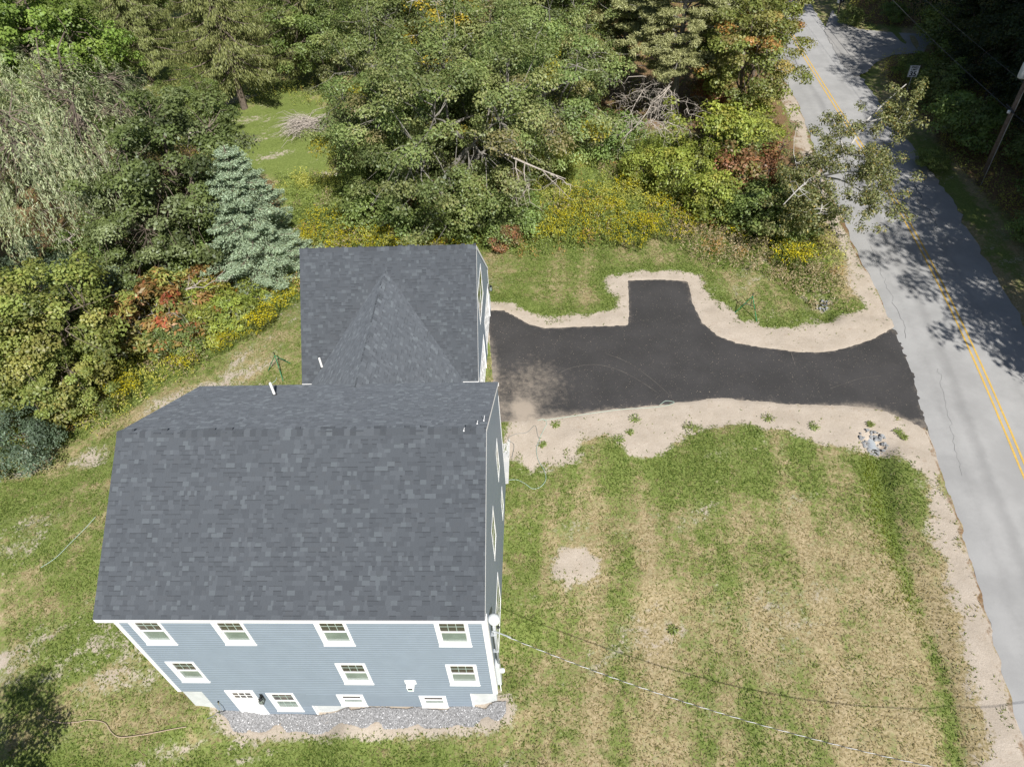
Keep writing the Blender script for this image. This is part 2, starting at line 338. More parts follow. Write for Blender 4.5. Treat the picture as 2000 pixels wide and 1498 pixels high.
sink = np.clip(sdf(GPt, DRIVE)*.5, 0, .07)+np.clip((-roadside(GPt))*.5, 0, .07)*(roadside(GPt) > -8)
bump = (fbm(GPt, .9, 51)-.5)*.10
g_, s_, l_ = masks(GPt)
nx, ny = len(gx), len(gy); ii = (np.arange(ny-1)[:, None]*nx+np.arange(nx-1)[None, :]).ravel()
ground = link('ground', newmesh('ground', np.stack([GPt[:, 0], GPt[:, 1], gz-sink+bump*(sink < .01)], 1), np.stack([ii, ii+1, ii+1+nx, ii+nx], 1), groundmat(), np.stack([g_, s_, l_], 1), True))
tag(ground, 'dry patchy lawn, sand and woodland floor', kind='structure')

# ------------------------------------------------------------------ road, side road, driveway
def asphalt(name, c1, c2, spots, tracks=False, dust=0):
    m = bpy.data.materials.new(name); m.use_nodes = True; nt = m.node_tree; b = nt.nodes['Principled BSDF']
    b.inputs['Roughness'].default_value = .9; b.inputs['Specular IOR Level'].default_value = .25
    tc = nt.nodes.new('ShaderNodeTexCoord'); O = tc.outputs['Object']
    n1 = noise(nt, O, .55, 5, .6); n2 = noise(nt, O, 55, 3, .8); n3 = noise(nt, O, 3.5, 6, .7)
    c = mixc(nt, ramp01(nt, n1, .3, .7), c1, c2); c = mixc(nt, mth(nt, 'MULTIPLY', ramp01(nt, n2, .45, .75), .35), c, spots)
    if tracks:
        at = N(nt, 'ShaderNodeAttribute', attribute_name='Col'); sp = nt.nodes.new('ShaderNodeSeparateColor'); nt.links.new(at.outputs['Color'], sp.inputs[0])
        c = mixc(nt, mth(nt, 'MULTIPLY', ramp01(nt, mth(nt, 'ADD', sp.outputs[0], mth(nt, 'MULTIPLY', mth(nt, 'SUBTRACT', n3, .5), .6)), .25, .9), .35), c, tuple(q*.55 for q in c1))
    if dust:
        c = mixc(nt, mth(nt, 'MULTIPLY', ramp01(nt, n3, .6, .8), dust), c, (.25, .21, .17))
        at = N(nt, 'ShaderNodeAttribute', attribute_name='Col'); sp = nt.nodes.new('ShaderNodeSeparateColor'); nt.links.new(at.outputs['Color'], sp.inputs[0])
        f = mth(nt, 'ADD', sp.outputs[0], mth(nt, 'MULTIPLY', mth(nt, 'SUBTRACT', n3, .5), .8))
        c = mixc(nt, mth(nt, 'MULTIPLY', ramp01(nt, f, .3, 1.0), .85), c, (.33, .28, .225))
        n5 = noise(nt, O, 20, 2, .5); c = mixc(nt, ramp01(nt, n5, .70, .74), c, (.35, .29, .22))
    nt.links.new(c, b.inputs['Base Color'])
    bp = N(nt, 'ShaderNodeBump', Strength=.35, Distance=.01); nt.links.new(n2, bp.inputs['Height']); nt.links.new(bp.outputs[0], b.inputs['Normal'])
    return m
ys = np.linspace(-45, 94, 300); xl = np.interp(ys, ROADL[::-1, 1], ROADL[::-1, 0])
k = np.ones(21)/21; xl = np.convolve(np.pad(xl, 10, mode='edge'), k, 'valid')
yy = np.interp(ys, YEL[:, 1], YEL[:, 0]) if YEL[0, 1] < YEL[-1, 1] else np.interp(ys, YEL[::-1, 1], YEL[::-1, 0])
lo = ys < YEL[:, 1].min(); yy[lo] = xl[lo]+3.45; hi_ = ys > YEL[:, 1].max(); yy[hi_] = xl[hi_]+3.4
yy = np.convolve(np.pad(yy, 14, mode='edge'), np.ones(29)/29, 'valid')
xr = yy+np.where(ys > 30, 3.6, 3.35)
rv = []; rc = []; NU = 15
jl = (vnoise(np.stack([ys*2.2, ys*0], 1), 1, 3)-.5)*.22; jr = (vnoise(np.stack([ys*2.2, ys*0], 1), 1, 4)-.5)*.35
for a in range(len(ys)):
    for t in range(NU):
        f = t/(NU-1); x0 = xl[a]+jl[a]; x1 = xr[a]+jr[a]; x = x0+(x1-x0)*f
        z = -.43+.05*(1-(2*f-1)**2)+.0
        if t in (0, NU-1): z -= .05
        rv.append((x, ys[a], z)); rc.append((math.exp(-((f-.27)/.05)**2)+.7*math.exp(-((f-.12)/.05)**2)+.6*math.exp(-((f-.7)/.05)**2), 0, 0))
ii = (np.arange(len(ys)-1)[:, None]*NU+np.arange(NU-1)[None, :]).ravel()
# keep the terrain below the road flat
road = link('road', newmesh('road', rv, np.stack([ii, ii+1, ii+1+NU, ii+NU], 1), asphalt('sun_bleached_asphalt', (.275, .273, .268), (.335, .332, .325), (.16, .16, .158), True), np.array(rc), True))
tag(road, 'sun-bleached grey two-lane road with a double yellow line', kind='structure')
def roadz(x, y):
    a = np.interp(y, ys, xl); b = np.interp(y, ys, xr); f = np.clip((x-a)/(b-a), 0, 1); return -.43+.05*(1-(2*f-1)**2)
for off in (-.13, .13):
    v = []
    for a in range(len(ys)):
        for s in (-.047, .047):
            x = yy[a]+off+s+rng.normal(0, .004); v.append((x, ys[a], roadz(x, ys[a])+.006))
    i2 = np.arange(len(ys)-1)*2
    link('yellow_line', newmesh('yellow_line', v, np.stack([i2, i2+1, i2+3, i2+2], 1), MT['yellow']), road)
def crackline(pts, wd):
    P = np.array([hit(x, y, -.39)[:2] for x, y in pts]); Q = [P[0]]
    for a, b in zip(P[:-1], P[1:]):
        n = max(2, int(np.hypot(*(b-a))/.25))
        for t in range(1, n+1): Q.append(a+(b-a)*t/n+rng.normal(0, .045, 2))
    v = []
    for q in Q:
        for s in (-wd, wd): v.append((q[0]+s*rng.uniform(.5, 1.2), q[1]+s*.2, roadz(q[0], q[1])+.005))
    i2 = np.arange(len(Q)-1)*2
    link('crack', newmesh('crack', v, np.stack([i2, i2+1, i2+3, i2+2], 1), MT['crack']), road)
crackline([(1786,360),(1800,385),(1790,395),(1815,410),(1830,440)], .03)
crackline([(1742,590),(1760,620),(1766,640),(1770,660)], .012); crackline([(1832,720),(1850,800),(1862,860),(1880,930)], .007); crackline([(1700,480),(1745,590)], .008)
# side road joining from the right
SIDE = np.array([hit(x, y, -.4)[:2] for x, y in ((1625,20),(1640,42),(1680,58),(1740,64),(1800,66),(1900,70),(1900,105),(1800,104),(1745,108),(1712,122),(1692,142),(1670,150),(1640,120),(1610,60))])
def sheet(name, poly, zf, mt, step, jit=0, colf=None):
    P = []
    for a, b in zip(poly, np.vstack([poly[1:], poly[:1]])):
        n = max(1, int(np.hypot(*(b-a))/.12))
        for t in range(n): P.append(a+(b-a)*t/n+(rng.normal(0, jit, 2) if jit else 0))
    nb = len(P); B = np.array(P)
    X, Y = np.meshgrid(np.arange(B[:, 0].min(), B[:, 0].max(), step), np.arange(B[:, 1].min(), B[:, 1].max(), step)); I = np.stack([X.ravel(), Y.ravel()], 1)
    I = I[sdf(I, B) > step*.4]
    r = geometry.delaunay_2d_cdt([Vector(q) for q in np.vstack([B, I])], [(i, (i+1) % nb) for i in range(nb)], [], 1, 1e-5)
    V = np.array([tuple(q) for q in r[0]]); z = zf(V)
    return link(name, newmesh(name, np.column_stack([V, z]), [tuple(f) for f in r[2]], mt, colf(V) if colf else None, True))
o = sheet('side_road', SIDE, lambda V: np.full(len(V), -.385)-.06*np.clip((V[:, 0]-33)/10, 0, 1), asphalt('dusty_side_road', (.24, .235, .225), (.31, .30, .285), (.15, .15, .15)), .8, .05)
tag(o, 'pale gravelly side road joining the main road', kind='structure')
def drivecol(V):
    a = np.exp(-((np.hypot(V[:, 0]-gp(1020,800)[0], (V[:, 1]-gp(1020,800)[1])))/.6)**2)*.9
    b = .6*np.exp(-(np.hypot(V[:, 0]-1.2, V[:, 1]-15.5)/2.6)**2); e = .5*np.exp(-np.clip(sdf(V, DRIVE), 0, 9)/.22)
    c2 = gp(1700,800); d = .25*np.exp(-(np.hypot(V[:, 0]-c2[0], V[:, 1]-c2[1])/1.8)**2)
    return np.stack([np.clip(a+b+e+d, 0, 1.2)]*3, 1)
o = sheet('driveway', DRIVE, lambda V: height(V)+.02-.04*(sdf(V, DRIVE) < .02), asphalt('fresh_black_asphalt', (.034, .033, .033), (.047, .045, .045), (.095, .09, .088), False, .25), .5, .02, drivecol)
tag(o, 'freshly paved black asphalt driveway with a turnaround stub', kind='structure')

DRV = bpy.data.objects['driveway']
def catmull(P, n=10):
    P = [np.asarray(q, float) for q in P]; P = [2*P[0]-P[1]]+P+[2*P[-1]-P[-2]]; out = []
    for i in range(1, len(P)-2):
        for k in range(n):
            t = k/n; a, b, c, d = P[i-1:i+3]; out.append(.5*((2*b)+(-a+c)*t+(2*a-5*b+4*c-d)*t*t+(-a+3*b-3*c+d)*t**3))
    out.append(P[-2]); return out
def mark(pts, wd):
    P = np.array(catmull([gp(*q)[:2] for q in pts], 10)); d = np.gradient(P, axis=0); d /= np.linalg.norm(d, axis=1, keepdims=True); nn = np.stack([-d[:, 1], d[:, 0]], 1); k = wd*(.4+.9*vnoise(P, .4, 5))[:, None]
    v = np.stack([np.column_stack([P-nn*k, height(P)+.027]), np.column_stack([P+nn*k, height(P)+.027])], 1).reshape(-1, 3); i2 = np.arange(len(P)-1)*2
    link('scuff_mark', newmesh('scuff_mark', v, np.stack([i2, i2+1, i2+3, i2+2], 1), MT['scuff']), DRV)
mark([(1068,760),(1085,735),(1120,718),(1165,713),(1210,724),(1250,745),(1285,768)], .018); mark([(1180,690),(1225,708),(1265,735),(1300,765),(1316,785)], .014); mark([(1620,760),(1680,740),(1720,735)], .012); mark([(1545,690),(1550,705),(1553,715)], .03)

# ------------------------------------------------------------------ house
HW, HD, HR, ZE, OE = 11.6, 9.27, 8.92, 6.0, .29
KM = (HR-ZE)/(HD/2+OE)
house = empty('house', (0, 0, 0), 'blue clapboard house with grey shingle roofs and an attached garage wing', 'house')
EXPO = .155
def siding(mb, O, U, Nn, z0, z1, u0, u1, ope, gable=None):
    """lapped clapboards; gable(z)->(u0,u1) limits"""
    O, U, Nn = map(np.asarray, (O, U, Nn)); z = z0
    while z < z1-1e-4:
        zt = min(z+EXPO, z1); a0, a1 = (u0, u1) if gable is None else gable(z); b0, b1 = (u0, u1) if gable is None else gable(zt)
        cuts = [(o[0], o[1]) for o in ope if o[2]+.03 < (z+zt)/2 < o[3]-.03]
        segs = [(a0, a1, b0, b1)]
        for c0, c1 in sorted(cuts):
            l = segs.pop(); segs += [(l[0], c0, l[2], c0), (c1, l[1], c1, l[3])]
        for s in segs:
            if s[1]-s[0] < .01: continue
            e_ = zt-z; prof = ((0, .0), (0, .036), (.70, .031), (.86, .005), (1, .003)); vs = []
            for fz_, dn in prof:
                for l0, l1 in ((s[0], s[2]), (s[1], s[3])): vs.append(O+U*(l0+(l1-l0)*fz_)+Nn*dn+np.array([0, 0, z+e_*fz_]))
            mb.add(vs, [(0, 1, 3, 2), (2, 3, 5, 4), (4, 5, 7, 6), (6, 7, 9, 8)])
        z = zt
def window(O, U, Nn, u0, u1, z0, z1, name='window', trim=.095, lites=3, double=False, lower_grille=False, mull=1, flush=False):
    O, U, Nn = np.asarray(O, float), np.asarray(U, float), np.asarray(Nn, float); Z = np.array([0, 0, 1.])
    def bx(mb, a0, a1, b0, b1, d0, d1):
        if flush: d0, d1 = d0*.12+.038, d1*.12+.038
        mb.obox(O+U*a0+Z*b0+Nn*d0, U*(a1-a0), Z*(b1-b0), Nn*(d1-d0))
    f = MB(); bx(f, u0, u0+trim, z0, z1, -.05, .048); bx(f, u1-trim, u1, z0, z1, -.05, .048)
    bx(f, u0+trim, u1-trim, z1-trim, z1, -.05, .050); bx(f, u0+trim, u1-trim, z0, z0+trim*.75, -.05, .050)
    wd = f.build(name, MT['white'], house)
    s = MB(); bx(s, u0-.015, u1+.015, z0-.03, z0+.012, -.02, .065); s.build('sill', MT['white'], wd)
    ia, ib, ja, jb = u0+trim, u1-trim, z0+trim*.75, z1-trim
    step = (ib-ia)/mull
    for q in range(mull):
        a0, a1 = ia+q*step, ia+(q+1)*step
        if q: m = MB(); bx(m, a0-.04, a0+.04, ja, jb, -.04, .03); m.build('mullion', MT['white'], wd)
        mid = (ja+jb)/2; sw = .04
        for lev, (b0, b1, dep) in enumerate(((mid, jb, -.022), (ja, mid+.02, -.04))):
            sa = MB(); bx(sa, a0, a0+sw, b0, b1, dep-.02, dep+.02); bx(sa, a1-sw, a1, b0, b1, dep-.02, dep+.02)
            bx(sa, a0+sw, a1-sw, b0, b0+(.05 if lev == 0 else .07), dep-.02, dep+.021); bx(sa, a0+sw, a1-sw, b1-sw, b1, dep-.02, dep+.021); sa.build('sash', MT['white'], wd)
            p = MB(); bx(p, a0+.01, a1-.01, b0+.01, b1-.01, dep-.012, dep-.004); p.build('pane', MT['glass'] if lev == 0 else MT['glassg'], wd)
            if lev == 0 or lower_grille:
                gt = MB(); hz0 = (b0+b1)/2
                for i in range(1, lites):
                    c = a0+sw+(a1-a0-2*sw)*i/lites; g1 = MB(); bx(g1, c-.009, c+.009, b0+.05, b1-sw, dep-.003, dep+.004); g1.build('muntin', MT['grille'], wd)
                if lites > 1: bx(gt, a0+sw, a1-sw, hz0-.008, hz0+.008, dep-.003, dep+.005); gt.build('muntin', MT['grille'], wd)
    return wd
def clad(name, O, U, Nn, z0, z1, u0, u1, ope, gable=None):
    mb = MB(); siding(mb, O, U, Nn, z0, z1, u0, u1, ope, gable); return mb.build(name, MT['siding'], house)
# main wall core (keeps light out), set behind the claddings
core = MB(); core.box((-HW+.2, .2, -2.6), (-.2, HD-.2, 5.5)); core.add([(-HW+.2, .3, 5.5), (-.2, .3, 5.5), (-.2, HD/2, 8.2), (-HW+.2, HD/2, 8.2), (-.2, HD-.3, 5.5), (-HW+.2, HD-.3, 5.5)], [(0, 1, 2, 3), (3, 2, 4, 5), (1, 4, 2), (0, 3, 5)])
core.box((-9.2, 13.4, -.6), (-1.45, 21.3, 2.4)); core.build('wall_core', MT['deck'], house)
FO, FU, FN = (0, 0, 0), (1, 0, 0), (0, -1, 0)
front_w = [(-11.18,-10.16,3.80,5.46), (-8.55,-7.54,3.80,5.43), (-5.32,-4.31,3.78,5.43), (-1.59,-.55,3.76,5.43), (-11.13,-10.13,.82,2.47), (-5.30,-4.27,.74,2.40), (-1.57,-.53,.70,2.36)]
base_w = [(-8.42,-7.40,-1.82,-.14), (-5.84,-4.86,-1.27,-.24), (-2.83,-1.85,-1.33,-.29)]
door_o = (-9.88, -8.82, -2.21, .05)
ope = front_w+base_w+[door_o]
clad('front_wall', FO, FU, FN, -.06, 5.52, -HW, 0, ope)
clad('front_wall_lower', FO, FU, FN, -2.36, -.06, -10.76, -6.94, ope); clad('front_wall_lower', FO, FU, FN, -1.3, -.06, -6.94, -.9, ope)
RO, RU, RN = (0, 0, 0), (0, 1, 0), (1, 0, 0)
side_w = [(6.60,7.35,3.58,5.25), (6.72,7.52,.80,2.02), (3.15,4.22,3.60,5.36), (1.38,3.5,.20,2.2)]
def gab(z):
    if z < ZE-.1: return (0, HD)
    t = (z-(ZE-.1))/KM; return (max(0, t-.1), max(t, HD-t+.1))
clad('gable_wall', RO, RU, RN, -.06, HR-.2, 0, HD, side_w, gab)
clad('gable_wall', (-HW, 0, 0), RU, (-1, 0, 0), -.06, HR-.2, 0, HD, [], gab); clad('back_wall', (0, HD, 0), FU, (0, 1, 0), -.06, 5.5, -HW, 0, [])
fo = MB(); fo.box((-HW+.03, .05, -3.2), (-.03, HD-.04, -.04)); fo.build('foundation', MT['concrete'], house)
for i, (a, b, c, d) in enumerate(front_w): window(FO, FU, FN, a, b, c, d)
window(FO, FU, FN, *base_w[0], lower_grille=True)
for q in base_w[1:]: window(FO, FU, FN, *q, lites=1, trim=.12)
window(RO, RU, RN, *side_w[0], flush=True); window(RO, RU, RN, *side_w[1], lites=1, flush=True); window(RO, RU, RN, *side_w[2], flush=True); window(RO, RU, RN, *side_w[3], mull=2, flush=True)
# trims
def trim(name, a, b): m = MB(); m.box(a, b); return m.build(name, MT['white'], house)
trim('corner_board', (-HW-.03, -.05, -.05), (-HW+.11, .02, 5.5)); trim('corner_board', (-.12, -.05, -.05), (.05, .02, 5.5)); trim('corner_board', (.002, .021, -.05), (.051, .13, 5.6))
trim('corner_board', (0.002, HD-.1, -.05), (.045, HD+.03, 5.5)); trim('frieze_board', (-HW+.111, -.045, 5.40), (-.121, .02, 5.56))
trim('end_trim', (-.945, -.045, -1.45), (-.885, .06, -.061)); trim('end_trim', (-6.985, -.045, -2.32), (-6.925, .06, -1.301))
# front door
dr = MB(); dr.box((door_o[0], -.05, door_o[2]), (door_o[0]+.085, .04, door_o[3])); dr.box((door_o[1]-.085, -.05, door_o[2]), (door_o[1], .04, door_o[3])); dr.box((door_o[0]+.085, -.052, door_o[3]-.085), (door_o[1]-.085, .04, door_o[3])); dr.box((door_o[0]+.085, -.06, door_o[2]), (door_o[1]-.085, .04, door_o[2]+.05))
dfr = dr.build('door', MT['white'], house)
x0, x1, z0, z1 = door_o[0]+.09, door_o[1]-.09, door_o[2]+.055, door_o[3]-.09
p = MB(); p.box((x0, -.004, z0), (x1, .04, z1)); sl_ = p.build('door_leaf', MT['door'], dfr)
for a in (x0+.1, (x0+x1)/2+.03):
    q = MB(); q.box((a, -.012, z0+.15), (a+.3, -.004, z0+1.2)); q.build('door_panel', MT['door'], dfr)
for r_ in range(2):
    for c_ in range(3):
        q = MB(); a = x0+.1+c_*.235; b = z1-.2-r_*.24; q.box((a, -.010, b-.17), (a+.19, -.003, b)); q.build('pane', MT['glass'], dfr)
q = MB(); q.lathe((x1-.07, -.06, z0+.95), [(.01, 0), (.03, .01), (.03, .04), (.01, .05)], 10, axis=(0, 1, 0)); q.build('knob', MT['steel'], dfr)
# eave fascia, soffit, roof decks
trim('fascia', (-HW-.25, -OE-.01, ZE-.19), (.06, -OE+.03, ZE-.03)); trim('fascia', (-HW-.25, HD+OE-.03, ZE-.19), (.06, HD+OE+.01, ZE-.03))
trim('soffit', (-HW-.24, -OE+.031, ZE-.2), (.03, .001, ZE-.17))
def deck(name, pts, th, mt='deck'):
    P = [np.array(q, float) for q in pts]; n = np.cross(P[1]-P[0], P[-1]-P[0]); n /= np.linalg.norm(n); m = MB()
    k = len(P); m.add(P+[q-n*th for q in P], [tuple(range(k)), tuple(range(2*k-1, k-1, -1))]+[(i, i+k, (i+1) % k+k, (i+1) % k) for i in range(k)]); return m.build(name, MT[mt], house)
XL, XR = -HW-.264, .045
roofm = deck('roof', [(XL, -OE, ZE), (XR, -OE, ZE), (XR, HD/2, HR), (XL, HD/2, HR)], .1)
deck('roof_back_slope', [(XR, HD+OE, ZE), (XL, HD+OE, ZE), (XL, HD/2, HR), (XR, HD/2, HR)], .1)
for sgn in (0, 1):
    for x0_ in (XL-.004, XR-.028):
        m = MB(); a, b = ((-OE, HD/2) if sgn == 0 else (HD+OE, HD/2)); m.obox((x0_, a, ZE-.16), (.032, 0, 0), (0, b-a, HR-ZE), (0, 0, .14)); m.build('rake_board', MT['white'], house)
# garage wing
G0, G1, GYF, GYB, GYR, GZE, GZR = -9.39, -1.20, 13.01, 21.72, 17.365, 2.61, 7.03
KG = (GZR-GZE)/(GYR-GYF)
roofg = deck('garage_roof', [(G0, GYF, GZE), (G1, GYF, GZE), (G1, GYR, GZR), (G0, GYR, GZR)], .1)
deck('garage_roof_back_slope', [(G1, GYB, GZE), (G0, GYB, GZE), (G0, GYR, GZR), (G1, GYR, GZR)], .1)
GXW = -1.25
def gabg(z):
    if z < GZE+.2: return (GYF+.25, GYB-.25)
    t = (z-(GZE+.2))/KG; return (GYF+.25+t, max(GYF+.25+t, GYB-.25-t))
gdoors = [(17.85, 20.85, -.2, 1.95), (13.75, 16.75, -.2, 1.95)]; gwin = (16.05, 18.45, 3.42, 5.2)
clad('garage_gable_wall', (GXW, 0, 0), RU, RN, -.15, GZR-.15, 0, 0, gdoors+[gwin], gabg)
clad('garage_gable_wall', (G0+.05, 0, 0), RU, (-1, 0, 0), -.15, GZR-.15, 0, 0, [], gabg); clad('garage_front_wall', (0, GYF+.25, 0), FU, FN, -.15, GZE+.1, G0+.05, GXW, []); clad('garage_back_wall', (0, GYB-.25, 0), FU, (0, 1, 0), -.15, GZE+.1, G0+.05, GXW, [])
m = MB(); m.box((G0+.08, GYF+.3, -1.5), (GXW-.03, GYB-.3, -.14)); m.build('garage_foundation', MT['concrete'], house)
window((GXW, 0, 0), RU, RN, *gwin, mull=2, lites=1, flush=True)
for (a, b, c, d) in gdoors:
    m = MB(); t = .11; m.obox((GXW-.02, a-t, c), (.065, 0, 0), (0, t, 0), (0, 0, d-c+t)); m.obox((GXW-.02, b, c), (.065, 0, 0), (0, t, 0), (0, 0, d-c+t)); m.obox((GXW-.02, a, d), (.067, 0, 0), (0, b-a, 0), (0, 0, t))
    gd = m.build('garage_door', MT['white'], house)
    for i in range(4):
        h = (d-c)/4; m = MB(); m.obox((GXW-.03, a, c+i*h+.006), (.04, 0, 0), (0, b-a, 0), (0, 0, h-.012))
        for j in range(4): w_ = (b-a)/4; m.obox((GXW+.01, a+j*w_+.08, c+i*h+.09), (.008, 0, 0), (0, w_-.16, 0), (0, 0, h-.18))
        m.build('door_section', MT['door'], gd)
for y in (GYF+.24, GYB-.26): trim('corner_board', (GXW+.002, y-.04, -.15), (GXW+.045, y+.08, GZE+.15))
for x in (G0, G1-.85): trim('eave_return', (x, GYF-.03, GZE-.2), (x+.85, GYF+.02, GZE-.02))
trim('fascia', (G0, GYB-.02, GZE-.2), (G1, GYB+.015, GZE-.03))
for s in (0, 1):
    for x0_ in (G0-.004, G1-.028):
        m = MB(); a, b = ((GYF, GYR) if s == 0 else (GYB, GYR)); m.obox((x0_, a, GZE-.2), (.032, 0, 0), (0, b-a, GZR-GZE), (0, 0, .18)); m.build('rake_board', MT['white'], house)
    m = MB(); a, b = ((GYF, GYR) if s == 0 else (GYB, GYR)); m.obox((GXW, a, GZE-.26), (.05, 0, 0), (0, b-a, GZR-GZE), (0, 0, .06)); m.build('rake_soffit', MT['siding'], house)
# connector between house and garage
CX, CZ, CE, CK = -5.4, 6.3, 2.66, 1.04; CH = (CZ-CE)/CK; CY0 = HD/2+(HR-CZ)/KM-.25; CY1 = GYF+(CZ-GZE)/KG
yv = lambda z: GYF+(z-GZE)/KG
ye0 = HD+.02
roofc = deck('connector_roof', [(CX+CH, ye0, CE), (CX+CH, yv(CE)+.05, CE), (CX, CY1+.05, CZ), (CX, CY0, CZ), (CX+CH*.12, ye0, CZ-.12*(CZ-CE))], .08)
deck('connector_roof_left_slope', [(CX-CH, yv(CE)+.05, CE), (CX-CH, ye0, CE), (CX-CH*.12, ye0, CZ-.12*(CZ-CE)), (CX, CY0, CZ), (CX, CY1+.05, CZ)], .08)
m = MB(); m.box((CX-CH+.3, HD+.01, -.8), (CX+CH-.3, GYF+.24, CE+.2)); m.build('connector_wall', MT['siding'], house)

# shingles: three kinds of tab, the nearest 300 single parts, the rest one mesh per slope
PAL = [((.077, .086, .098), .48), ((.069, .077, .088), .22), ((.088, .098, .111), .17), ((.102, .115, .128), .07), ((.077, .085, .096), .06)]
PC = [np.array(a[0]) for a in PAL]; PW = np.cumsum([a[1] for a in PAL])
EXS = .143
def shingles(O, U, V, Ul, Vl, clip=None, seed=1):
    r = np.random.default_rng(seed); out = []; rows = int(Vl/EXS)+1
    for k in range(rows):
        u = -r.uniform(0, .3)
        while u < Ul:
            wd = float(r.choice([.08, .11, .14, .17, .2, .24])); a, b = max(u, 0), min(u+wd, Ul)
            if b-a > .02 and (clip is None or clip((a+b)/2, k*EXS+.07)):
                ci = int(np.searchsorted(PW, r.random())); th = float(r.choice([.002, .004, .006])) if ci != 1 else .002
                out.append((a, b, k, min(ci, 4), th, r.random() < .42))
            u += wd
    return out
def tabgeo(mb, O, U, V, Nn, t, Vl):
    a, b, k, ci, th, band = t; c = PC[ci]; v0 = k*EXS-.004; v1 = min(k*EXS+EXS+.035, Vl)
    g = .0035
    O_ = O+U*(a+g*.3)+V*v0; L = U*(b-a-g*.6); VV = V*(v1-v0)
    lift = .003+th
    mb.add([O_, O_+L, O_+L+Nn*lift, O_+Nn*lift, O_+VV+Nn*.003, O_+L+VV+Nn*.003], [(0, 1, 2, 3), (3, 2, 5, 4), (0, 3, 4), (1, 5, 2)], tuple(c))
    if band and th < .005:   # darker granule band printed at the head of the tab
        q = .62; qq = .99*EXS/(v1-v0)
        B0 = O_+VV*q+Nn*(lift*(1-q)+.003*q+.0012); B1 = O_+VV*qq+Nn*(lift*(1-qq)+.003*qq+.0012)
        mb.add([B0, B0+L, B1+L, B1], [(0, 1, 2, 3)], tuple(c*.72))
def unit(v): v = np.asarray(v, float); return v/np.linalg.norm(v)
def slope(nm, O, U, V, Vl, Ul, parent, clip=None, seed=1, singles=0):
    O, U, V = np.asarray(O, float), unit(U), unit(V); Nn = unit(np.cross(U, V)); tabs = shingles(O, U, V, Ul, Vl, clip, seed)
    if singles:
        cache = {}
        for t in tabs[:singles]:
            key = (round(t[1]-t[0], 3), t[3], t[4], t[5])
            if key not in cache: mb = MB(); tabgeo(mb, np.zeros(3), np.array([1., 0, 0]), np.array([0, 1., 0]), np.array([0, 0, 1.]), (0, t[1]-t[0], 0, t[3], t[4], t[5]), 9); cache[key] = mb.mesh('shingle', MT['shingle'], cols=True)
            o = link('shingle', cache[key], parent); Q = O+U*t[0]+V*(t[2]*EXS)
            o.matrix_local = Matrix([[U[i], V[i], Nn[i], Q[i]] for i in range(3)]+[[0, 0, 0, 1]])
    mb = MB(); [tabgeo(mb, O, U, V, Nn, t, Vl) for t in tabs[singles:]]
    o = mb.build(nm, MT['shingle'], parent, cols=True); o['kind'] = 'stuff'
VM = math.hypot(HD/2+OE, HR-ZE); VG = math.hypot(GYR-GYF, GZR-GZE); VC = math.hypot(CH, CZ-CE)
e = .004
slope('shingle_field', (XL, -OE-.01, ZE+e), (1, 0, 0), (0, HD/2+OE, HR-ZE), VM, XR-XL, roofm, None, 1, 300)
slope('shingle_field', (XR, HD+OE+.01, ZE+e), (-1, 0, 0), (0, -(HD/2+OE), HR-ZE), VM, XR-XL, roofm, None, 2)
def clipg(u, v):
    x = G0+u; z = GZE+v/VG*(GZR-GZE); h = (CZ-z)/CK; return not (abs(x-CX) < h-.25)
slope('shingle_field', (G0, GYF-.01, GZE+e), (1, 0, 0), (0, GYR-GYF, GZR-GZE), VG, G1-G0, roofg, clipg, 3)
slope('shingle_field', (G1, GYB+.01, GZE+e), (-1, 0, 0), (0, -(GYR-GYF), GZR-GZE), VG, G1-G0, roofg, None, 4)
def clipc(y0, sg):
    def c(u, v):
        z = CE+v/VC*(CZ-CE); y = y0+sg*u; return min(HD/2+(HR-z)/KM-.3, HD-.1) < y < yv(z)+.12
    return c
slope('shingle_field', (CX+CH, 8.9, CE+e), (0, 1, 0), (-CH, 0, CZ-CE), VC, CY1-8.9+.1, roofc, clipc(8.9, 1), 5)
slope('shingle_field', (CX-CH, CY1+.1, CE+e), (0, -1, 0), (CH, 0, CZ-CE), VC, CY1-8.9+.1, roofc, clipc(CY1+.1, -1), 6)
def caps(a, b, s1, s2, parent, stp=.19, seed=0):
    a, b = np.asarray(a, float), np.asarray(b, float); d = unit(b-a); n = int(np.linalg.norm(b-a)/stp); r = np.random.default_rng(seed); s1, s2 = unit(s1), unit(s2); cache = {}
    for i in range(n):
        ci = int(np.searchsorted(PW, r.random())) % 5
        if ci not in cache:
            mb = MB(); L = d*.25; hw = .19; up = np.array([0, 0, 1.])
            A = s1*hw+up*.03; T = up*.045; B = s2*hw+up*.03; k = up*-.012
            mb.add([A, T, B, A+L+k, T+L+k, B+L+k, A-up*.03, B-up*.03, A+L+k-up*.02, B+L+k-up*.02], [(0, 1, 4, 3), (1, 2, 5, 4), (0, 6, 7, 2, 1), (0, 3, 8, 6), (2, 7, 9, 5)], tuple(PC[ci]*(.95, .88, 1.0, 1.04, .97)[ci])); cache[ci] = mb.mesh('ridge_cap', MT['shingle'], cols=True)
        o = link('ridge_cap', cache[ci], parent); o.location = a+d*i*stp+np.array([0, 0, r.uniform(0, .003)])
caps((XL, HD/2, HR), (XR-.06, HD/2, HR), (0, -(HD/2+OE), -(HR-ZE)), (0, HD/2+OE, -(HR-ZE)), roofm, .19, 1)
caps((G0, GYR, GZR), (G1-.06, GYR, GZR), (0, -1, -KG), (0, 1, -KG), roofg, .19, 2)
caps((CX, CY0+.1, CZ), (CX, CY1+.1, CZ), (1, 0, -CK), (-1, 0, -CK), roofc, .2, 3)

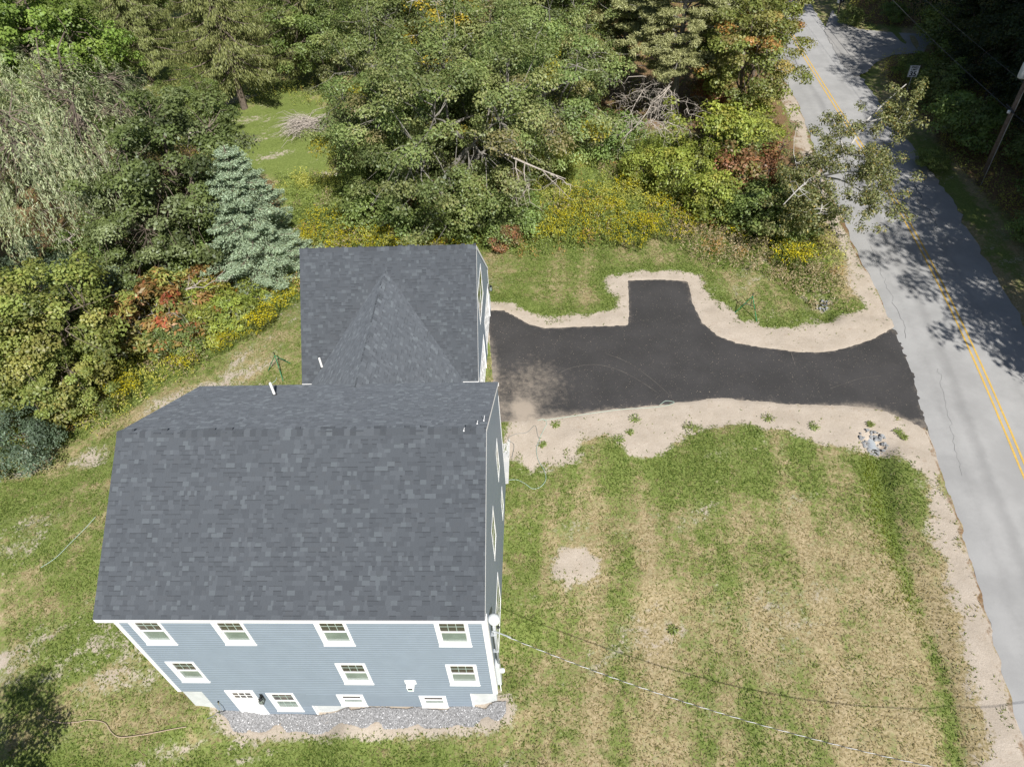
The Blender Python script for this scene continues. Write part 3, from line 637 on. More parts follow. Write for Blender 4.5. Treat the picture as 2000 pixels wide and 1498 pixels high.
# ------------------------------------------------------------------ fixtures on the house
def vent(loc, h, label):
    t = empty('vent_pipe', loc, label, 'vent pipe', 'white vent pipes on the roofs')
    m = MB(); m.tube([(0, 0, -.15), (0, 0, h)], .052, 12, cap=False); m.tube([(0, 0, h), (0, 0, h-.1)], .044, 12, cap=False); m.lathe((0, 0, h-.12), [(.046, 0), (.046, .01)], 12); m.build('pipe', MT['pvc'], t, True)
    m = MB(); m.lathe((0, 0, .0), [(.11, -.09), (.09, .02), (.062, .07), (.058, .09)], 12); m.build('flashing_boot', MT['rubber'], t, True)
vent((-8.27, 8.30, 6.752), .64, 'white plastic vent pipe on the back slope of the main roof'); vent((-8.42, 13.50, 3.12), .62, 'white plastic vent pipe beside the garage roof valley')
def lantern(loc, rz, label):
    t = empty('wall_lantern', loc, label, 'wall lamp', 'black outdoor wall lanterns'); t.rotation_euler.z = rz
    m = MB(); m.box((-.06, -.03, -.14), (.06, 0, .14)); m.build('back_plate', MT['black'], t)
    m = MB(); m.tube([(0, -.02, .05), (0, -.10, .14), (0, -.15, .1)], .014, 6); m.build('arm', MT['black'], t)
    m = MB(); m.lathe((0, -.16, .0), [(.10, .0), (.085, .03), (.03, .09), (.01, .11)], 4); m.build('roof_cap', MT['black'], t)
    m = MB()
    for sx in (-1, 1):
        for sy in (-1, 1): m.box((sx*.07-.007, -.16+sy*.07-.007, -.24), (sx*.07+.007, -.16+sy*.07+.007, 0))
    m.box((-.08, -.24, -.26), (.08, -.08, -.24)); m.build('cage', MT['black'], t)
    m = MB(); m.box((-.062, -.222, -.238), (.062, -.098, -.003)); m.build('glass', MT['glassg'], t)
lantern((-8.62, -.016, -.38), 0, 'black lantern on the blue front wall beside the white basement door')
lantern((GXW+.016, 21.1, 1.75), math.pi/2, 'black lantern on the garage gable wall above the driveway')
t = empty('exhaust_vent', (-2.95, -.016, .8), 'white louvred exhaust vent hood on the blue front wall', 'vent')
m = MB(); m.box((-.2, -.02, -.06), (.2, .0, .26)); m.build('mounting_plate', MT['white'], t)
m = MB(); m.add([(-.13, -.02, .2), (.13, -.02, .2), (.13, -.2, .05), (-.13, -.2, .05), (-.13, -.02, -.1), (.13, -.02, -.1), (.1, -.22, -.2), (-.1, -.22, -.2)], [(0, 3, 2, 1), (3, 7, 6, 2), (0, 4, 7, 3), (1, 2, 6, 5)]); m.build('hood', MT['white'], t)
for i in range(2): m = MB(); m.box((-.08, -.235, -.02-.1*i), (.08, -.215, .02-.1*i)); m.build('louvre', MT['black'] if i == 0 else MT['grille'], t)
t = empty('electric_service_mast', (.12, .42, 1.2), 'grey electric service mast with weatherhead and meter box on the right wall', 'electric mast')
m = MB(); m.tube([(.03, 0, .2), (.03, 0, 3.45)], .042, 10); m.build('conduit', MT['steel'], t, True)
m = MB(); m.lathe((.05, -.01, 3.42), [(.05, -.08), (.15, -.02), (.2, .06), (.19, .12), (.12, .17), (.02, .19)], 14, axis=(.35, -.15, 1)); m.build('weatherhead', MT['porcelain'], t, True)
m = MB(); m.box((-.09, -.14, -1.25), (.06, .16, .25)); m.build('meter_box', MT['porcelain'], t)
m = MB(); m.lathe((.06, 0, -.35), [(.09, 0), (.09, .08), (.08, .13), (.02, .15)], 14, axis=(1, 0, 0)); m.build('meter', MT['white'], t, True)
m = MB(); m.tube([(-.02, 0, -1.2), (-.02, 0, -2.2)], .02, 6); m.build('lower_conduit', MT['pvc'], t)
for zz in (1.2, 2.4): m = MB(); m.box((-.12, -.06, zz), (.075, .06, zz+.03)); m.build('strap', MT['steel'], t)
m = MB(); m.lathe((.12, .05, 2.85), [(.02, 0), (.05, .02), (.05, .08), (.02, .1)], 8, axis=(1, -.3, 0)); m.build('insulator', MT['black'], t)
# twisted service cable to a pole off to the right
A = np.array([.2, .35, 3.95]); B = np.array([24.0, -6.4, 7.85]); n = 420
t = empty('service_cable', tuple(A), 'twisted black and silver service cable strung from the house over the lawn', 'cable')
ts = np.linspace(0, 1, n); Cn = A+(B-A)*ts[:, None]; Cn[:, 2] -= 4*2.97*ts*(1-ts); d = unit(B-A); s1 = unit(np.cross(d, (0, 0, 1))); s2 = np.cross(s1, d)
for q, (nm, mt) in enumerate((('bare_strand', 'cablew'), ('insulated_strand', 'cable'), ('insulated_strand', 'cable'))):
    ph = ts*2*math.pi*52+q*2.09; P = Cn+.0078*(np.cos(ph)[:, None]*s1+np.sin(ph)[:, None]*s2)-A
    m = MB(); m.tube(list(P), .0072, 4); m.build(nm, MT[mt], t)
m = MB(); m.tube([(-.12, 0, .02), (.0, 0, .0), (.5, -.2, .03)], .02, 5); m.build('dead_end_clamp', MT['steel'], t)
# outdoor tap and hose at the left of the front wall
fz = -.93
t = empty('hose_tap', (-10.41, -.012, fz), 'small metal hose tap on the lower left front wall', 'tap')
m = MB(); m.tube([(0, 0, 0), (0, -.09, 0), (0, -.11, -.06)], .016, 8); m.build('spout', MT['brass'], t); m = MB(); m.lathe((0, -.06, .03), [(.035, 0), (.035, .012)], 8); m.build('handle', MT['black'], t)

# ------------------------------------------------------------------ ground-level things
def hose(px, mt, label, rad=.019, start=None, name='garden_hose', lift=.05):
    rad *= .7; lift *= .7
    P = [gp(*q) for q in px]; Q = catmull([p_[:2] for p_ in P], 8); Q = np.array(Q); z = height(Q)+lift
    pts = np.column_stack([Q, z]); 
    if start is not None: pts = np.vstack([np.array(start), pts])
    m = MB(); m.tube(list(pts), rad, 6); o = m.build(name, MT[mt], smooth=True); tag(o, label, 'hose'); return o
hose([(994,938),(1010,938),(1025,945),(1040,955),(1055,952),(1066,938),(1063,920),(1052,900),(1048,880),(1053,860),(1062,840),(1068,828),(1062,820),(1050,822)], 'hosep', 'pale green hose looping over sand and grass beside the house corner')
hose([(1000,895),(1004,870),(994,862),(994,855),(1010,848),(1030,845),(1045,832),(1050,850),(1055,865),(1046,872)], 'hosed', 'thin grey hose lying in a loop on the sand near the paver walk', .016)
hose([(1060,822),(1130,812),(1210,801),(1270,797),(1295,794),(1312,790),(1316,786),(1300,784),(1288,792)], 'hosep', 'pale hose along the lower edge of the driveway ending in a loop', .017)
hose([(90,1405),(120,1412),(150,1411),(175,1407),(205,1412),(218,1430),(235,1440),(270,1437),(300,1432),(340,1424),(365,1420)], 'hosek', 'pinkish hose snaking through the grass in the lower left lawn', .02, lift=.085)
tapq = gp(405, 1404)
hose([(424,1392),(418,1398),(405,1404)], 'hosed', 'grey hose hanging from the wall tap into the grass', .022, start=[(-10.41, -.12, fz-.05), (-10.33, -.25, fz-.25), (-10.36, -.3, fz-.6)])
hose([(188,1010),(170,1030),(140,1060),(110,1090),(80,1110)], 'hosep', 'faint green hose lying in the left lawn beside the roof edge', .018, lift=.07)
hose([(541,738),(538,745),(528,752),(518,758)], 'hosep', 'short green hose trailing from the sprinkler tripod behind the roof', .018, lift=.06)
def tripod(loc, rz, label, lean):
    t = empty('sprinkler_tripod', loc, label, 'sprinkler', 'green tripod lawn sprinklers'); t.rotation_euler.z = rz; H = 1.25
    hd = np.array([0, 0, H])
    for k in range(3):
        a = 2*math.pi*k/3+.4; ft = np.array([math.cos(a)*.75, math.sin(a)*.75, 0])
        m = MB(); m.tube([hd-(0, 0, .05), ft+(0, 0, -.03)], .022, 6); lg = m.build('leg', MT['green'], t)
        m = MB(); q = hd*.45+ft*.55; m.lathe(q, [(.028, -.04), (.028, .04)], 8, axis=hd-ft); m.build('clamp', MT['black'], lg)
    m = MB(); m.tube([hd*.35, hd], .018, 6); m.build('riser_pipe', MT['green'], t)
    m = MB(); m.tube([hd, hd+(0, 0, .1)], .026, 8); m.tube([hd+(0, 0, .09), hd+(.1, 0, .13)], .014, 6); m.box((-.05, -.012, H+.1), (.02, .012, H+.16)); m.build('sprinkler_head', MT['black'], t)
    m = MB(); [m.tube([hd*.5, np.array([math.cos(2*math.pi*k/3+.4)*.75, math.sin(2*math.pi*k/3+.4)*.75, 0])*.5+hd*.5], .008, 4) for k in range(3)]; m.build('brace', MT['black'], t)
tripod(tuple(gp(549, 726)), 2.6, 'green tripod sprinkler on the grass left of the garage roof', 0); tripod(tuple(gp(1462, 612)), .55, 'green tripod sprinkler on the grass near the road', 0)
# paver walk along the right wall
pw = tag(empty('paver_walk', (0, 0, 0)), 'narrow pale concrete paver walk behind the right house corner', 'walk'); pw['kind'] = 'structure'; del pw['category']
r = np.random.default_rng(5); cache = []
for c in ((.42, .42, .41), (.47, .46, .45), (.38, .385, .385)):
    mb = MB(); mb.box((0, 0, -.06), (.29, .29, 0), c); cache.append(mb.mesh('paver', MT['paver'], cols=True))
for i in range(12):
    for j in range(8):
        x = -2.25+j*.3; y = 9.36+i*.3
        o = link('paver', cache[r.integers(3)], pw); o.location = (x, y, hz(x, y)*.3-.2*.7+.02+r.normal(0, .003)); o.rotation_euler.z = r.normal(0, .008)
# stones
def rock(r, s, flat=.6):
    ph = (1+5**.5)/2; v = np.array([(-1,ph,0),(1,ph,0),(-1,-ph,0),(1,-ph,0),(0,-1,ph),(0,1,ph),(0,-1,-ph),(0,1,-ph),(ph,0,-1),(ph,0,1),(-ph,0,-1),(-ph,0,1)])/1.9
    f = [(0,11,5),(0,5,1),(0,1,7),(0,7,10),(0,10,11),(1,5,9),(5,11,4),(11,10,2),(10,7,6),(7,1,8),(3,9,4),(3,4,2),(3,2,6),(3,6,8),(3,8,9),(4,9,5),(2,4,11),(6,2,10),(8,6,7),(9,8,1)]
    v = v*r.uniform(.7, 1.25, (12, 1))*np.array([r.uniform(.8, 1.3), r.uniform(.7, 1.1), flat])*s; return v, f
def riprap(px, n, rad, label_c, culv_dir, side):
    r = np.random.default_rng(n); c = gp(*px); rocks = []
    for i in range(7):
        v, f = rock(r, 1, .65); k = r.uniform(.18, .30); rocks.append(newmesh('stone', v, f, MT['stone'], np.tile([[k*.98, k, k*1.02]], (12, 1))))
    t = empty('riprap_pile', (c[0], c[1], c[2]), label_c, 'stone pile')
    for i in range(n):
        a = r.uniform(0, 2*math.pi); q = rad*math.sqrt(r.random()); x, y = c[0]+q*math.cos(a)*1.1, c[1]+q*math.sin(a)
        o = link('stone', rocks[r.integers(7)], t); s = r.uniform(.04, .105); o.scale = (s, s, s); o.rotation_euler = tuple(r.uniform(-.4, .4, 2))+(r.uniform(0, 6),)
        o.location = (x-c[0], y-c[1], hz(x, y)+s*.3-c[2]+r.uniform(0, .08))
riprap((1703, 868), 90, .6, 'grey broken stones piled around the culvert mouth below the driveway', None, 1)
riprap((1605, 602), 22, .35, 'pale stones in the hollow beside the upper sand strip near the road', None, 1)
def culvert(a, dirv, label):
    t = empty('culvert_pipe', tuple(a), label, 'culvert'); d = unit(dirv)
    m = MB(); L = 1.8; n = 36; P = [d*(L*i/n) for i in range(n+1)]; m.tube(P, [.25+(.012 if i % 2 else 0) for i in range(n+1)], 16, cap=False); m.tube(P[::-1], [.235]*(n+1), 16, cap=False); m.build('corrugated_pipe', MT['steel'], t, True)
    m = MB(); m.lathe(d*.9, [(.24, 0), (.24, .01)], 16, axis=d); m.build('pipe_dark_disc', MT['black'], t)  # black disc added to stand for the shade deep inside the pipe
c1 = gp(1703, 884); c2 = gp(1612, 607); dv = np.array([c2[0]-c1[0], c2[1]-c1[1], .15])
culvert(c1+(0, 0, .02), dv*np.array([1, 1, 0]), 'corrugated grey culvert pipe mouth among stones at the lawn ditch')
# gravel bed
r = np.random.default_rng(11); lo_, hi2 = GRAVEL.min(0), GRAVEL.max(0); Pn = r.uniform(lo_, hi2, (24000, 2)); sd = sdf(Pn, GRAVEL)+(vnoise(Pn, .5, 3)-.5)*.5; Pn = Pn[(sd > 0) & (Pn[:, 1] < -.02)]; zn = height(Pn)
base = np.array([(1,0,0),(-1,0,0),(0,1,0),(0,-1,0),(0,0,1),(0,0,-1)], float); bf = np.array([(0,2,4),(2,1,4),(1,3,4),(3,0,4)]); n = len(Pn); sz = r.uniform(.018, .04, (n, 1, 1))
V = base[None]*sz*r.uniform(.6, 1.4, (n, 6, 3)); an = r.uniform(0, 6.28, n); ca, sa = np.cos(an)[:, None], np.sin(an)[:, None]
V = np.stack([V[:, :, 0]*ca-V[:, :, 1]*sa, V[:, :, 0]*sa+V[:, :, 1]*ca, V[:, :, 2]*.8], 2)+np.column_stack([Pn, zn+.035])[:, None, :]
kc = r.uniform(.14, .36, n); kc[r.random(n) < .03] = .6
o = link('gravel_bed', newmesh('gravel_bed', V.reshape(-1, 3), (bf[None]+np.arange(n)[:, None, None]*6).reshape(-1, 3), MT['gravel'], np.repeat(np.stack([kc, kc, kc*1.02], 1), 6, 0)))
tag(o, 'grey crushed stone bed along the foundation of the front wall', kind='stuff')
# scraps on the main ridge
for (x, y, lab) in ((906, 843, 'small white scrap on the main roof ridge, leftmost of three'), (932, 829, 'small curled white scrap on the main roof ridge, middle of three'), (945, 823, 'small white scrap with a thin tail at the right ridge end')):
    d = ray(x, y); nn = np.array([0, KM, 1.]) if y < 840 else np.array([0, -KM, 1.]); cc = HR+(KM*HD/2 if y < 840 else -KM*HD/2); q = CAM+d*((cc-nn@CAM)/(nn@d))
    m = MB(); m.lathe(q+(0, 0, .02), [(.02, 0), (.025, .02), (.012, .04)], 7); m.tube([q+(0, 0, .05), q+(.02, .05, .12), q+(.03, .08, .2 if x == 945 else .1)], .008, 4); tag(m.build('paper_scrap', MT['white']), lab, 'scrap')

# ------------------------------------------------------------------ roadside furniture
pb = hit(1910, 365, -.6)
t = empty('utility_pole', tuple(pb), 'weathered wooden utility pole with a grey transformer at the right edge', 'utility pole')
m = MB(); m.tube([(0, 0, -.5), (0, 0, 5), (0, 0, 11)], [.17, .15, .115], 12); m.build('pole', MT['wood'], t, True)
m = MB(); m.lathe((-.42, -.1, 7.3), [(.02, -.03), (.24, 0), (.26, .08), (.26, .8), (.22, .9), (.05, .95)], 16); tr = m.build('transformer', MT['porcelain'], t, True)
m = MB(); m.tube([(-.36, -.1, 8.2), (-.36, -.1, 8.5)], [.06, .04], 8); m.build('bushing', MT['black'], tr); m = MB(); m.box((-.2, -.12, 7.5), (-.05, -.06, 8.0)); m.build('bracket', MT['steel'], t)
m = MB(); m.tube([(.02, -.19, .2), (.02, -.16, 7)], .018, 5); m.build('ground_wire_guard', MT['steel'], t)
m = MB(); m.lathe((-.3, -.16, 5.2), [(.03, -.06), (.1, -.04), (.1, .1), (.03, .14)], 10); m.build('insulator', MT['white'], t, True)
m = MB(); m.obox((-.3, -.2, 5.14), (.2, 0, 0), (0, .08, 0), (0, 0, .06)); m.build('insulator_bracket', MT['black'], t)
m = MB(); m.tube([(-.16, -.5, 5.3), (-.14, .1, 5.34), (-.16, .6, 5.36)], .045, 6); m.build('splice_case', MT['black'], t)
for (hh, dx, rr, lab) in ((5.25, -.2, .022, 'thick dark telephone cable passing low on the utility pole'), (7.0, -.18, .012, 'thin dark wire below the transformer on the utility pole'), (10.9, 0, .011, 'topmost thin power line above the right forest')):
    P = []
    for a, b in (((36.5, -6, hh+.1), pb+(dx, 0, hh)), (pb+(dx, 0, hh), np.array([30.5+dx, 78, hh+.2]))):
        a, b = np.asarray(a, float), np.asarray(b, float); tt = np.linspace(0, 1, 16); q = a+(b-a)*tt[:, None]; q[:, 2] -= 4*.55*tt*(1-tt); P += list(q)
    m = MB(); m.tube(P, rr, 4); tag(m.build('overhead_wire', MT['cable']), lab, 'wire')
# speed limit sign
sb = hit(1768, 188, -.5); sd_ = unit(np.array([CAM[0]-sb[0], CAM[1]-sb[1], 0])); 
t = empty('speed_limit_sign', (sb[0], sb[1], sb[2]), 'white SPEED LIMIT 35 sign beside the road at the forest edge', 'sign'); t.rotation_euler.z = math.radians(-8)
m = MB(); m.box((-.03, 0, -.2), (.03, .04, 2.4)); m.build('post', MT['steel'], t)
m = MB(); m.box((-.36, -.02, 1.5), (.36, -.004, 2.4)); pl = m.build('panel', MT['signw'], t)
m = MB(); 
for (a, b, c, d) in ((-.345, .345, 1.515, 1.53), (-.345, .345, 2.37, 2.385), (-.345, -.33, 1.53, 2.37), (.33, .345, 1.53, 2.37)): m.box((a, -.024, c), (b, -.021, d))
m.build('border', MT['signb'], pl)
def text(body, size, x, z, parent, y=-.0235):
    cu = bpy.data.curves.new('lettering', 'FONT'); cu.body = body; cu.size = size; cu.align_x = 'CENTER'; cu.extrude = .001; cu.offset = .006*size/.2
    o = bpy.data.objects.new('lettering', cu); COL.link(o); bpy.context.view_layer.update(); me = bpy.data.meshes.new_from_object(o); bpy.data.objects.remove(o); me.materials.clear(); me.materials.append(MT['signb'])
    o = link('lettering', me, parent); o.rotation_euler = (math.pi/2, 0, 0); o.location = (x, y, z)
text('SPEED', .19, 0, 2.2, pl); text('LIMIT', .19, 0, 2.02, pl); text('35', .52, 0, 1.58, pl)
# mailboxes by the side road
mb_ = hit(1636, 28, -.5)
t = empty('mailbox', (mb_[0], mb_[1], -.5), 'dark mailbox on a wooden post at the top of the road', 'mailbox'); t.rotation_euler.z = .5
m = MB(); m.box((-.05, -.05, -.2), (.05, .05, 1.05)); m.build('post', MT['wood'], t)
m = MB(); n = 9; pr_ = [(math.cos(math.pi*i/(n-1))*.12, .12+math.sin(math.pi*i/(n-1))*.12) for i in range(n)]+[(-.12, 0), (.12, 0)]
vs = [(-.3, a, 1.05+b) for a, b in pr_]+[(.3, a, 1.05+b) for a, b in pr_]; k = len(pr_); m.add(vs, [tuple(range(k)), tuple(range(2*k-1, k-1, -1))]+[(i, i+k, (i+1) % k+k, (i+1) % k) for i in range(k)]); m.build('box', MT['black'], t)
m = MB(); m.box((-.33, -.14, 1.04), (-.3, .14, 1.3)); m.build('door', MT['white'], t); m = MB(); m.box((0, -.14, 1.15), (.03, -.125, 1.4)); m.build('flag', MT['signw'], t)

# ------------------------------------------------------------------ vegetation
def leafgeo(P, Nr, L, Wd, r, T=None, fold=.18):
    """one bent diamond per leaf"""
    n = len(P); Nr = Nr/(np.linalg.norm(Nr, axis=1, keepdims=True)+1e-9)
    if T is None: T = r.normal(size=(n, 3))
    T = T-(T*Nr).sum(1, keepdims=True)*Nr; T /= np.linalg.norm(T, axis=1, keepdims=True)+1e-9; B = np.cross(Nr, T)
    L = np.broadcast_to(np.asarray(L, float), (n,))[:, None]; Wd = np.broadcast_to(np.asarray(Wd, float), (n,))[:, None]
    V = np.stack([P-T*L*.5, P+B*Wd*.5+Nr*Wd*fold, P+T*L*.5-Nr*L*.12, P-B*Wd*.5+Nr*Wd*fold], 1)
    return V.reshape(-1, 3), (np.arange(n)[:, None]*4+np.arange(4)[None]).astype(np.int32)
def pick(pal, n, r):
    c = np.array([p_[0] for p_ in pal]); wt = np.array([p_[1] for p_ in pal], float); return c[r.choice(len(pal), n, p=wt/wt.sum())]
def crownmesh(name, P, Nr, L, Wd, col, r, T=None, mt='leaf'):
    V, F = leafgeo(P, Nr, L, Wd, r, T); return newmesh(name, V, F, MT[mt], np.repeat(col, 4, 0))
def sph(n, r):
    v = r.normal(size=(n, 3)); return v/np.linalg.norm(v, axis=1, keepdims=True)
def bend(a, b, r, k=5, w=.12, sag=0):
    a, b = np.asarray(a, float), np.asarray(b, float); L = np.linalg.norm(b-a); P = [a]
    for i in range(1, k): t = i/k; P.append(a+(b-a)*t+r.normal(0, w*L/k, 3)+np.array([0, 0, 4*sag*L*t*(1-t)]))
    return P+[b]
def deciduous(seed, H, R, zc, ncl, nlf, leaf, pal, crad=1.0, flat=.55, bark='bark', trunkr=.2, aspect=.6, low=-.55, lean=(0, 0), gapp=.0, bare=0, accent=None):
    r = np.random.default_rng(seed); ce = np.array([lean[0], lean[1], zc]); tb = MB()
    top = np.array([lean[0]*1.1, lean[1]*1.1, zc+(H-zc)*.6]); tr = bend((0, 0, -.3), top, r, 7, .18); tb.tube(tr, list(np.linspace(trunkr, trunkr*.25, len(tr))), 7)
    U = sph(ncl*3, r); U = U[U[:, 2] > low][:ncl]; lob = 1+.16*np.sin(U[:, 0]*5+seed)+.14*np.sin(U[:, 1]*6+2*seed)+.12*np.sin(U[:, 2]*7+3*seed)+r.normal(0, .07, len(U))
    s = r.uniform(.42, 1.0, len(U))**.7*lob; Rz = np.where(U[:, 2] > 0, H-zc, zc*.85); Cc = ce+U*np.stack([R*s, R*s, Rz*s], 1)
    # limbs towards sectors of the crown
    limbs = []
    for i in range(9):
        a = i*2.4+r.uniform(-.3, .3); e_ = r.uniform(-.1, .75); q = ce+np.array([math.cos(a)*R*.6, math.sin(a)*R*.6, e_*(H-zc)*.7]); st = tr[2+i % 4]; P = bend(st, q, r, 5, .2, .05); limbs.append(np.array(P)); tb.tube(P, list(np.linspace(trunkr*.45, trunkr*.12, len(P))), 5, cap=False)
    LP = np.vstack(limbs+[np.array(tr[3:])])
    for c in Cc:
        q = LP[np.argmin(((LP-c)**2).sum(1))]; tb.tube(bend(q, c, r, 3, .25), [trunkr*.14, trunkr*.1, trunkr*.07, .012], 3, cap=False)
    for i in range(bare):   # bare grey twigs poking out of the crown
        q = Cc[r.integers(len(Cc))]; d = (q-ce); d /= np.linalg.norm(d); e2 = q+d*r.uniform(.4, 1.3)+r.normal(0, .3, 3); tb.tube(bend(q, e2, r, 3, .3), [.03, .022, .015, .008], 3, cap=False)
        for k_ in range(3): tb.tube([q+(e2-q)*.5, q+(e2-q)*.5+r.normal(0, .45, 3)], [.014, .006], 3, cap=False)
    cr = crad*r.uniform(.6, 1.25, len(Cc)); idx = np.repeat(np.arange(len(Cc)), (nlf*(cr/crad)**1.6).astype(int)+8); n = len(idx)
    v = sph(n, r); rad = r.random(n)**.45; P = Cc[idx]+v*(rad*cr[idx])[:, None]*np.array([1, 1, flat]); P[:, 2] -= .25*(rad**2)*cr[idx]
    out = P-ce; out /= np.linalg.norm(out, axis=1, keepdims=True)+1e-9; Nr = .45*v+.35*out+np.array([0, 0, .65])+r.normal(0, .45, (n, 3))
    ck = r.normal(0, .22, len(Cc)); col = pick(pal, n, r); cc2 = pick(pal, len(Cc), r)[idx]; col = .4*col+.6*cc2
    if accent is not None:
        am = (r.random(len(Cc)) < accent[1])[idx] & (r.random(n) < .8); col[am] = np.array(accent[0])*r.uniform(.7, 1.2, (am.sum(), 1))
    col = col*np.clip(1+ck[idx]+r.normal(0, .11, n), .45, 1.7)[:, None]
    lf = leaf*r.uniform(.5, 1.45, n)
    return tb.mesh('trunk', MT[bark]), crownmesh('crown', P, Nr, lf, lf*aspect, col, r)
def conifer(seed, H, R, kind, pal, nb=7, dz=.42, z0=1.0, trunkr=.2, bark='bark', den=1.0):
    r = np.random.default_rng(seed); tb = MB(); tb.tube([(0, 0, -.3), (r.normal(0, .1), r.normal(0, .1), H*.5), (0, 0, H)], [trunkr, trunkr*.6, .03], 8)
    PP = []; NN = []; TT = []; LL = []; z = z0
    while z < H-.3:
        f = 1-(z-z0)/(H-z0); Lb = R*(f**.8)*(.85 if z > z0+1 else .75)+.25
        for b in range(nb if kind != 'pine' else 5):
            a = r.uniform(0, 6.283) if kind == 'pine' else 6.283*b/nb+z*1.7+r.uniform(-.25, .25); L = Lb*r.uniform(.7, 1.15); dr = np.array([math.cos(a), math.sin(a), 0.]); lt = np.array([-dr[1], dr[0], 0.])
            k = 9; ts_ = np.linspace(0, 1, k)
            if kind == 'norway': zz = z-L*.42*ts_+L*.30*ts_**2.2
            elif kind == 'blue': zz = z-L*.18*ts_+L*.20*ts_**2
            else: zz = z+L*.10*ts_+L*.06*np.sin(ts_*3)
            C_ = dr*(ts_*L)[:, None]; C_[:, 2] = zz; C_ += r.normal(0, .02*L, (k, 3))*ts_[:, None]
            tb.tube(list(C_[::2]), list(np.linspace(.035+.012*L, .01, 5)), 4, cap=False)
            if kind == 'norway':
                n = int(95*L*den); t = r.uniform(.12, 1, n)**.8; c = np.stack([np.interp(t, ts_, C_[:, q]) for q in range(3)], 1); lat = r.uniform(-1, 1, n)*(.22*L*(1-t*.75)+.12); dn = r.random(n)**1.3*(.55*np.clip(1.2-abs(lat)/L*2, .3, 1))
                P = c+lt*lat[:, None]; P[:, 2] -= dn+.12*abs(lat); PP.append(P); NN.append(dr*.8+lt*r.normal(0, .6, n)[:, None]+np.array([0, 0, .35])+r.normal(0, .25, (n, 3))); TT.append(np.array([0, 0, -1.])+.35*dr+r.normal(0, .25, (n, 3))); LL.append(np.stack([r.uniform(.16, .34, n), r.uniform(.05, .085, n)], 1))
            elif kind == 'blue':
                n = int(330*L*den); t = r.uniform(.05, 1.03, n)**.75; c = np.stack([np.interp(t, ts_, C_[:, q]) for q in range(3)], 1); tw = np.round(r.uniform(-6, 6, n))/6; wv = (.36*L*(1-t)+.13); lat = tw*wv+r.normal(0, .03, n)
                P = c+lt*lat[:, None]+dr*(abs(lat)*.55)[:, None]+r.normal(0, .04, (n, 3)); P[:, 2] += .02-.12*abs(lat)+r.normal(0, .05, n); PP.append(P); NN.append(np.array([0, 0, 1.])+r.normal(0, .55, (n, 3))); TT.append(dr+lt*np.sign(lat)[:, None]*.8+r.normal(0, .4, (n, 3))); LL.append(np.stack([r.uniform(.09, .17, n), r.uniform(.03, .055, n)], 1))
            else:
                nc = max(3, int(L*3.2)); t = r.uniform(.25, 1.0, nc); c = np.stack([np.interp(t, ts_, C_[:, q]) for q in range(3)], 1)+lt*(r.uniform(-1, 1, nc)*.32*L*(1.25-t))[:, None]; m_ = int(46*den); cc = np.repeat(c, m_, 0); v = sph(len(cc), r); P = cc+v*np.array([.34, .34, .16])*r.random((len(cc), 1))**.5; P[:, 2] += .08
                PP.append(P); NN.append(np.array([0, 0, .8])+r.normal(0, .6, (len(cc), 3))); TT.append(v+np.array([0, 0, .3])+dr*.4); LL.append(np.stack([r.uniform(.16, .28, len(cc)), r.uniform(.035, .055, len(cc))], 1))
        z += dz*r.uniform(.8, 1.2)*(1.5 if kind == 'pine' else 1)
    P, Nr, T, L = map(np.vstack, (PP, NN, TT, LL)); n = len(P); col = pick(pal, n, r)*np.clip(1+r.normal(0, .16, n), .5, 1.6)[:, None]
    return tb.mesh('trunk', MT[bark]), crownmesh('crown', P, Nr, L[:, 0], L[:, 1], col, r, T, 'needle')
def willow(seed, H, R, pal, nst=1000):
    r = np.random.default_rng(seed); tb = MB(); tr = bend((0, 0, -.3), (.6, .3, H*.5), r, 5, .2); tb.tube(tr, list(np.linspace(.4, .2, 6)), 8); PP = []; TT = []; CC = []
    lim = []
    for i in range(14):
        a = i*2.4; q = np.array([math.cos(a)*R*r.uniform(.45, .8), math.sin(a)*R*r.uniform(.45, .8), H*r.uniform(.7, .95)]); P = bend(tr[3+i % 3], q, r, 6, .18, .1); tb.tube(P, list(np.linspace(.16, .03, 7)), 5, cap=False); lim.append(np.array(P))
    LP = np.vstack(lim); cl = sph(90, r); cl[:, 2] = abs(cl[:, 2]); lobe = r.uniform(.72, 1.1, 90)
    for i in range(nst):
        j = r.integers(90); u = cl[j]+r.normal(0, .12, 3); u /= np.linalg.norm(u); rr = lobe[j]*r.uniform(.75, 1); s = np.array([u[0]*R*rr, u[1]*R*rr, H*.45+H*.55*max(u[2], .05)*rr]); ln = r.uniform(1.6, 4.2); k = int(ln*17)
        if i % 3 == 0: q = LP[np.argmin(((LP-s)**2).sum(1))]; tb.tube(bend(q, s, r, 3, .2), [.035, .028, .02, .012], 3, cap=False)
        t = np.linspace(0, 1, k); od = np.array([u[0], u[1], 0])*.55+np.array([.12, -.1, 0]); P = s+od*(t*(1-t*.35)*ln*.35)[:, None]; P[:, 2] -= ln*(t**1.4); P += r.normal(0, .07, (k, 3)); PP.append(P); TT.append(np.array([0, 0, -1])+od*.6+r.normal(0, .45, (k, 3))); CC.append(np.full(k, r.normal(1, .16)))
    P = np.vstack(PP); T = np.vstack(TT); n = len(P); out = P-np.array([0, 0, H*.4]); out /= np.linalg.norm(out, axis=1, keepdims=True)
    col = pick(pal, n, r)*np.clip(np.concatenate(CC)*r.normal(1, .16, n), .4, 1.7)[:, None]
    return tb.mesh('trunk', MT['bark']), crownmesh('crown', P, out+r.normal(0, .5, (n, 3))+np.array([0, 0, .3]), r.uniform(.16, .34, n), r.uniform(.035, .06, n), col, r, T)
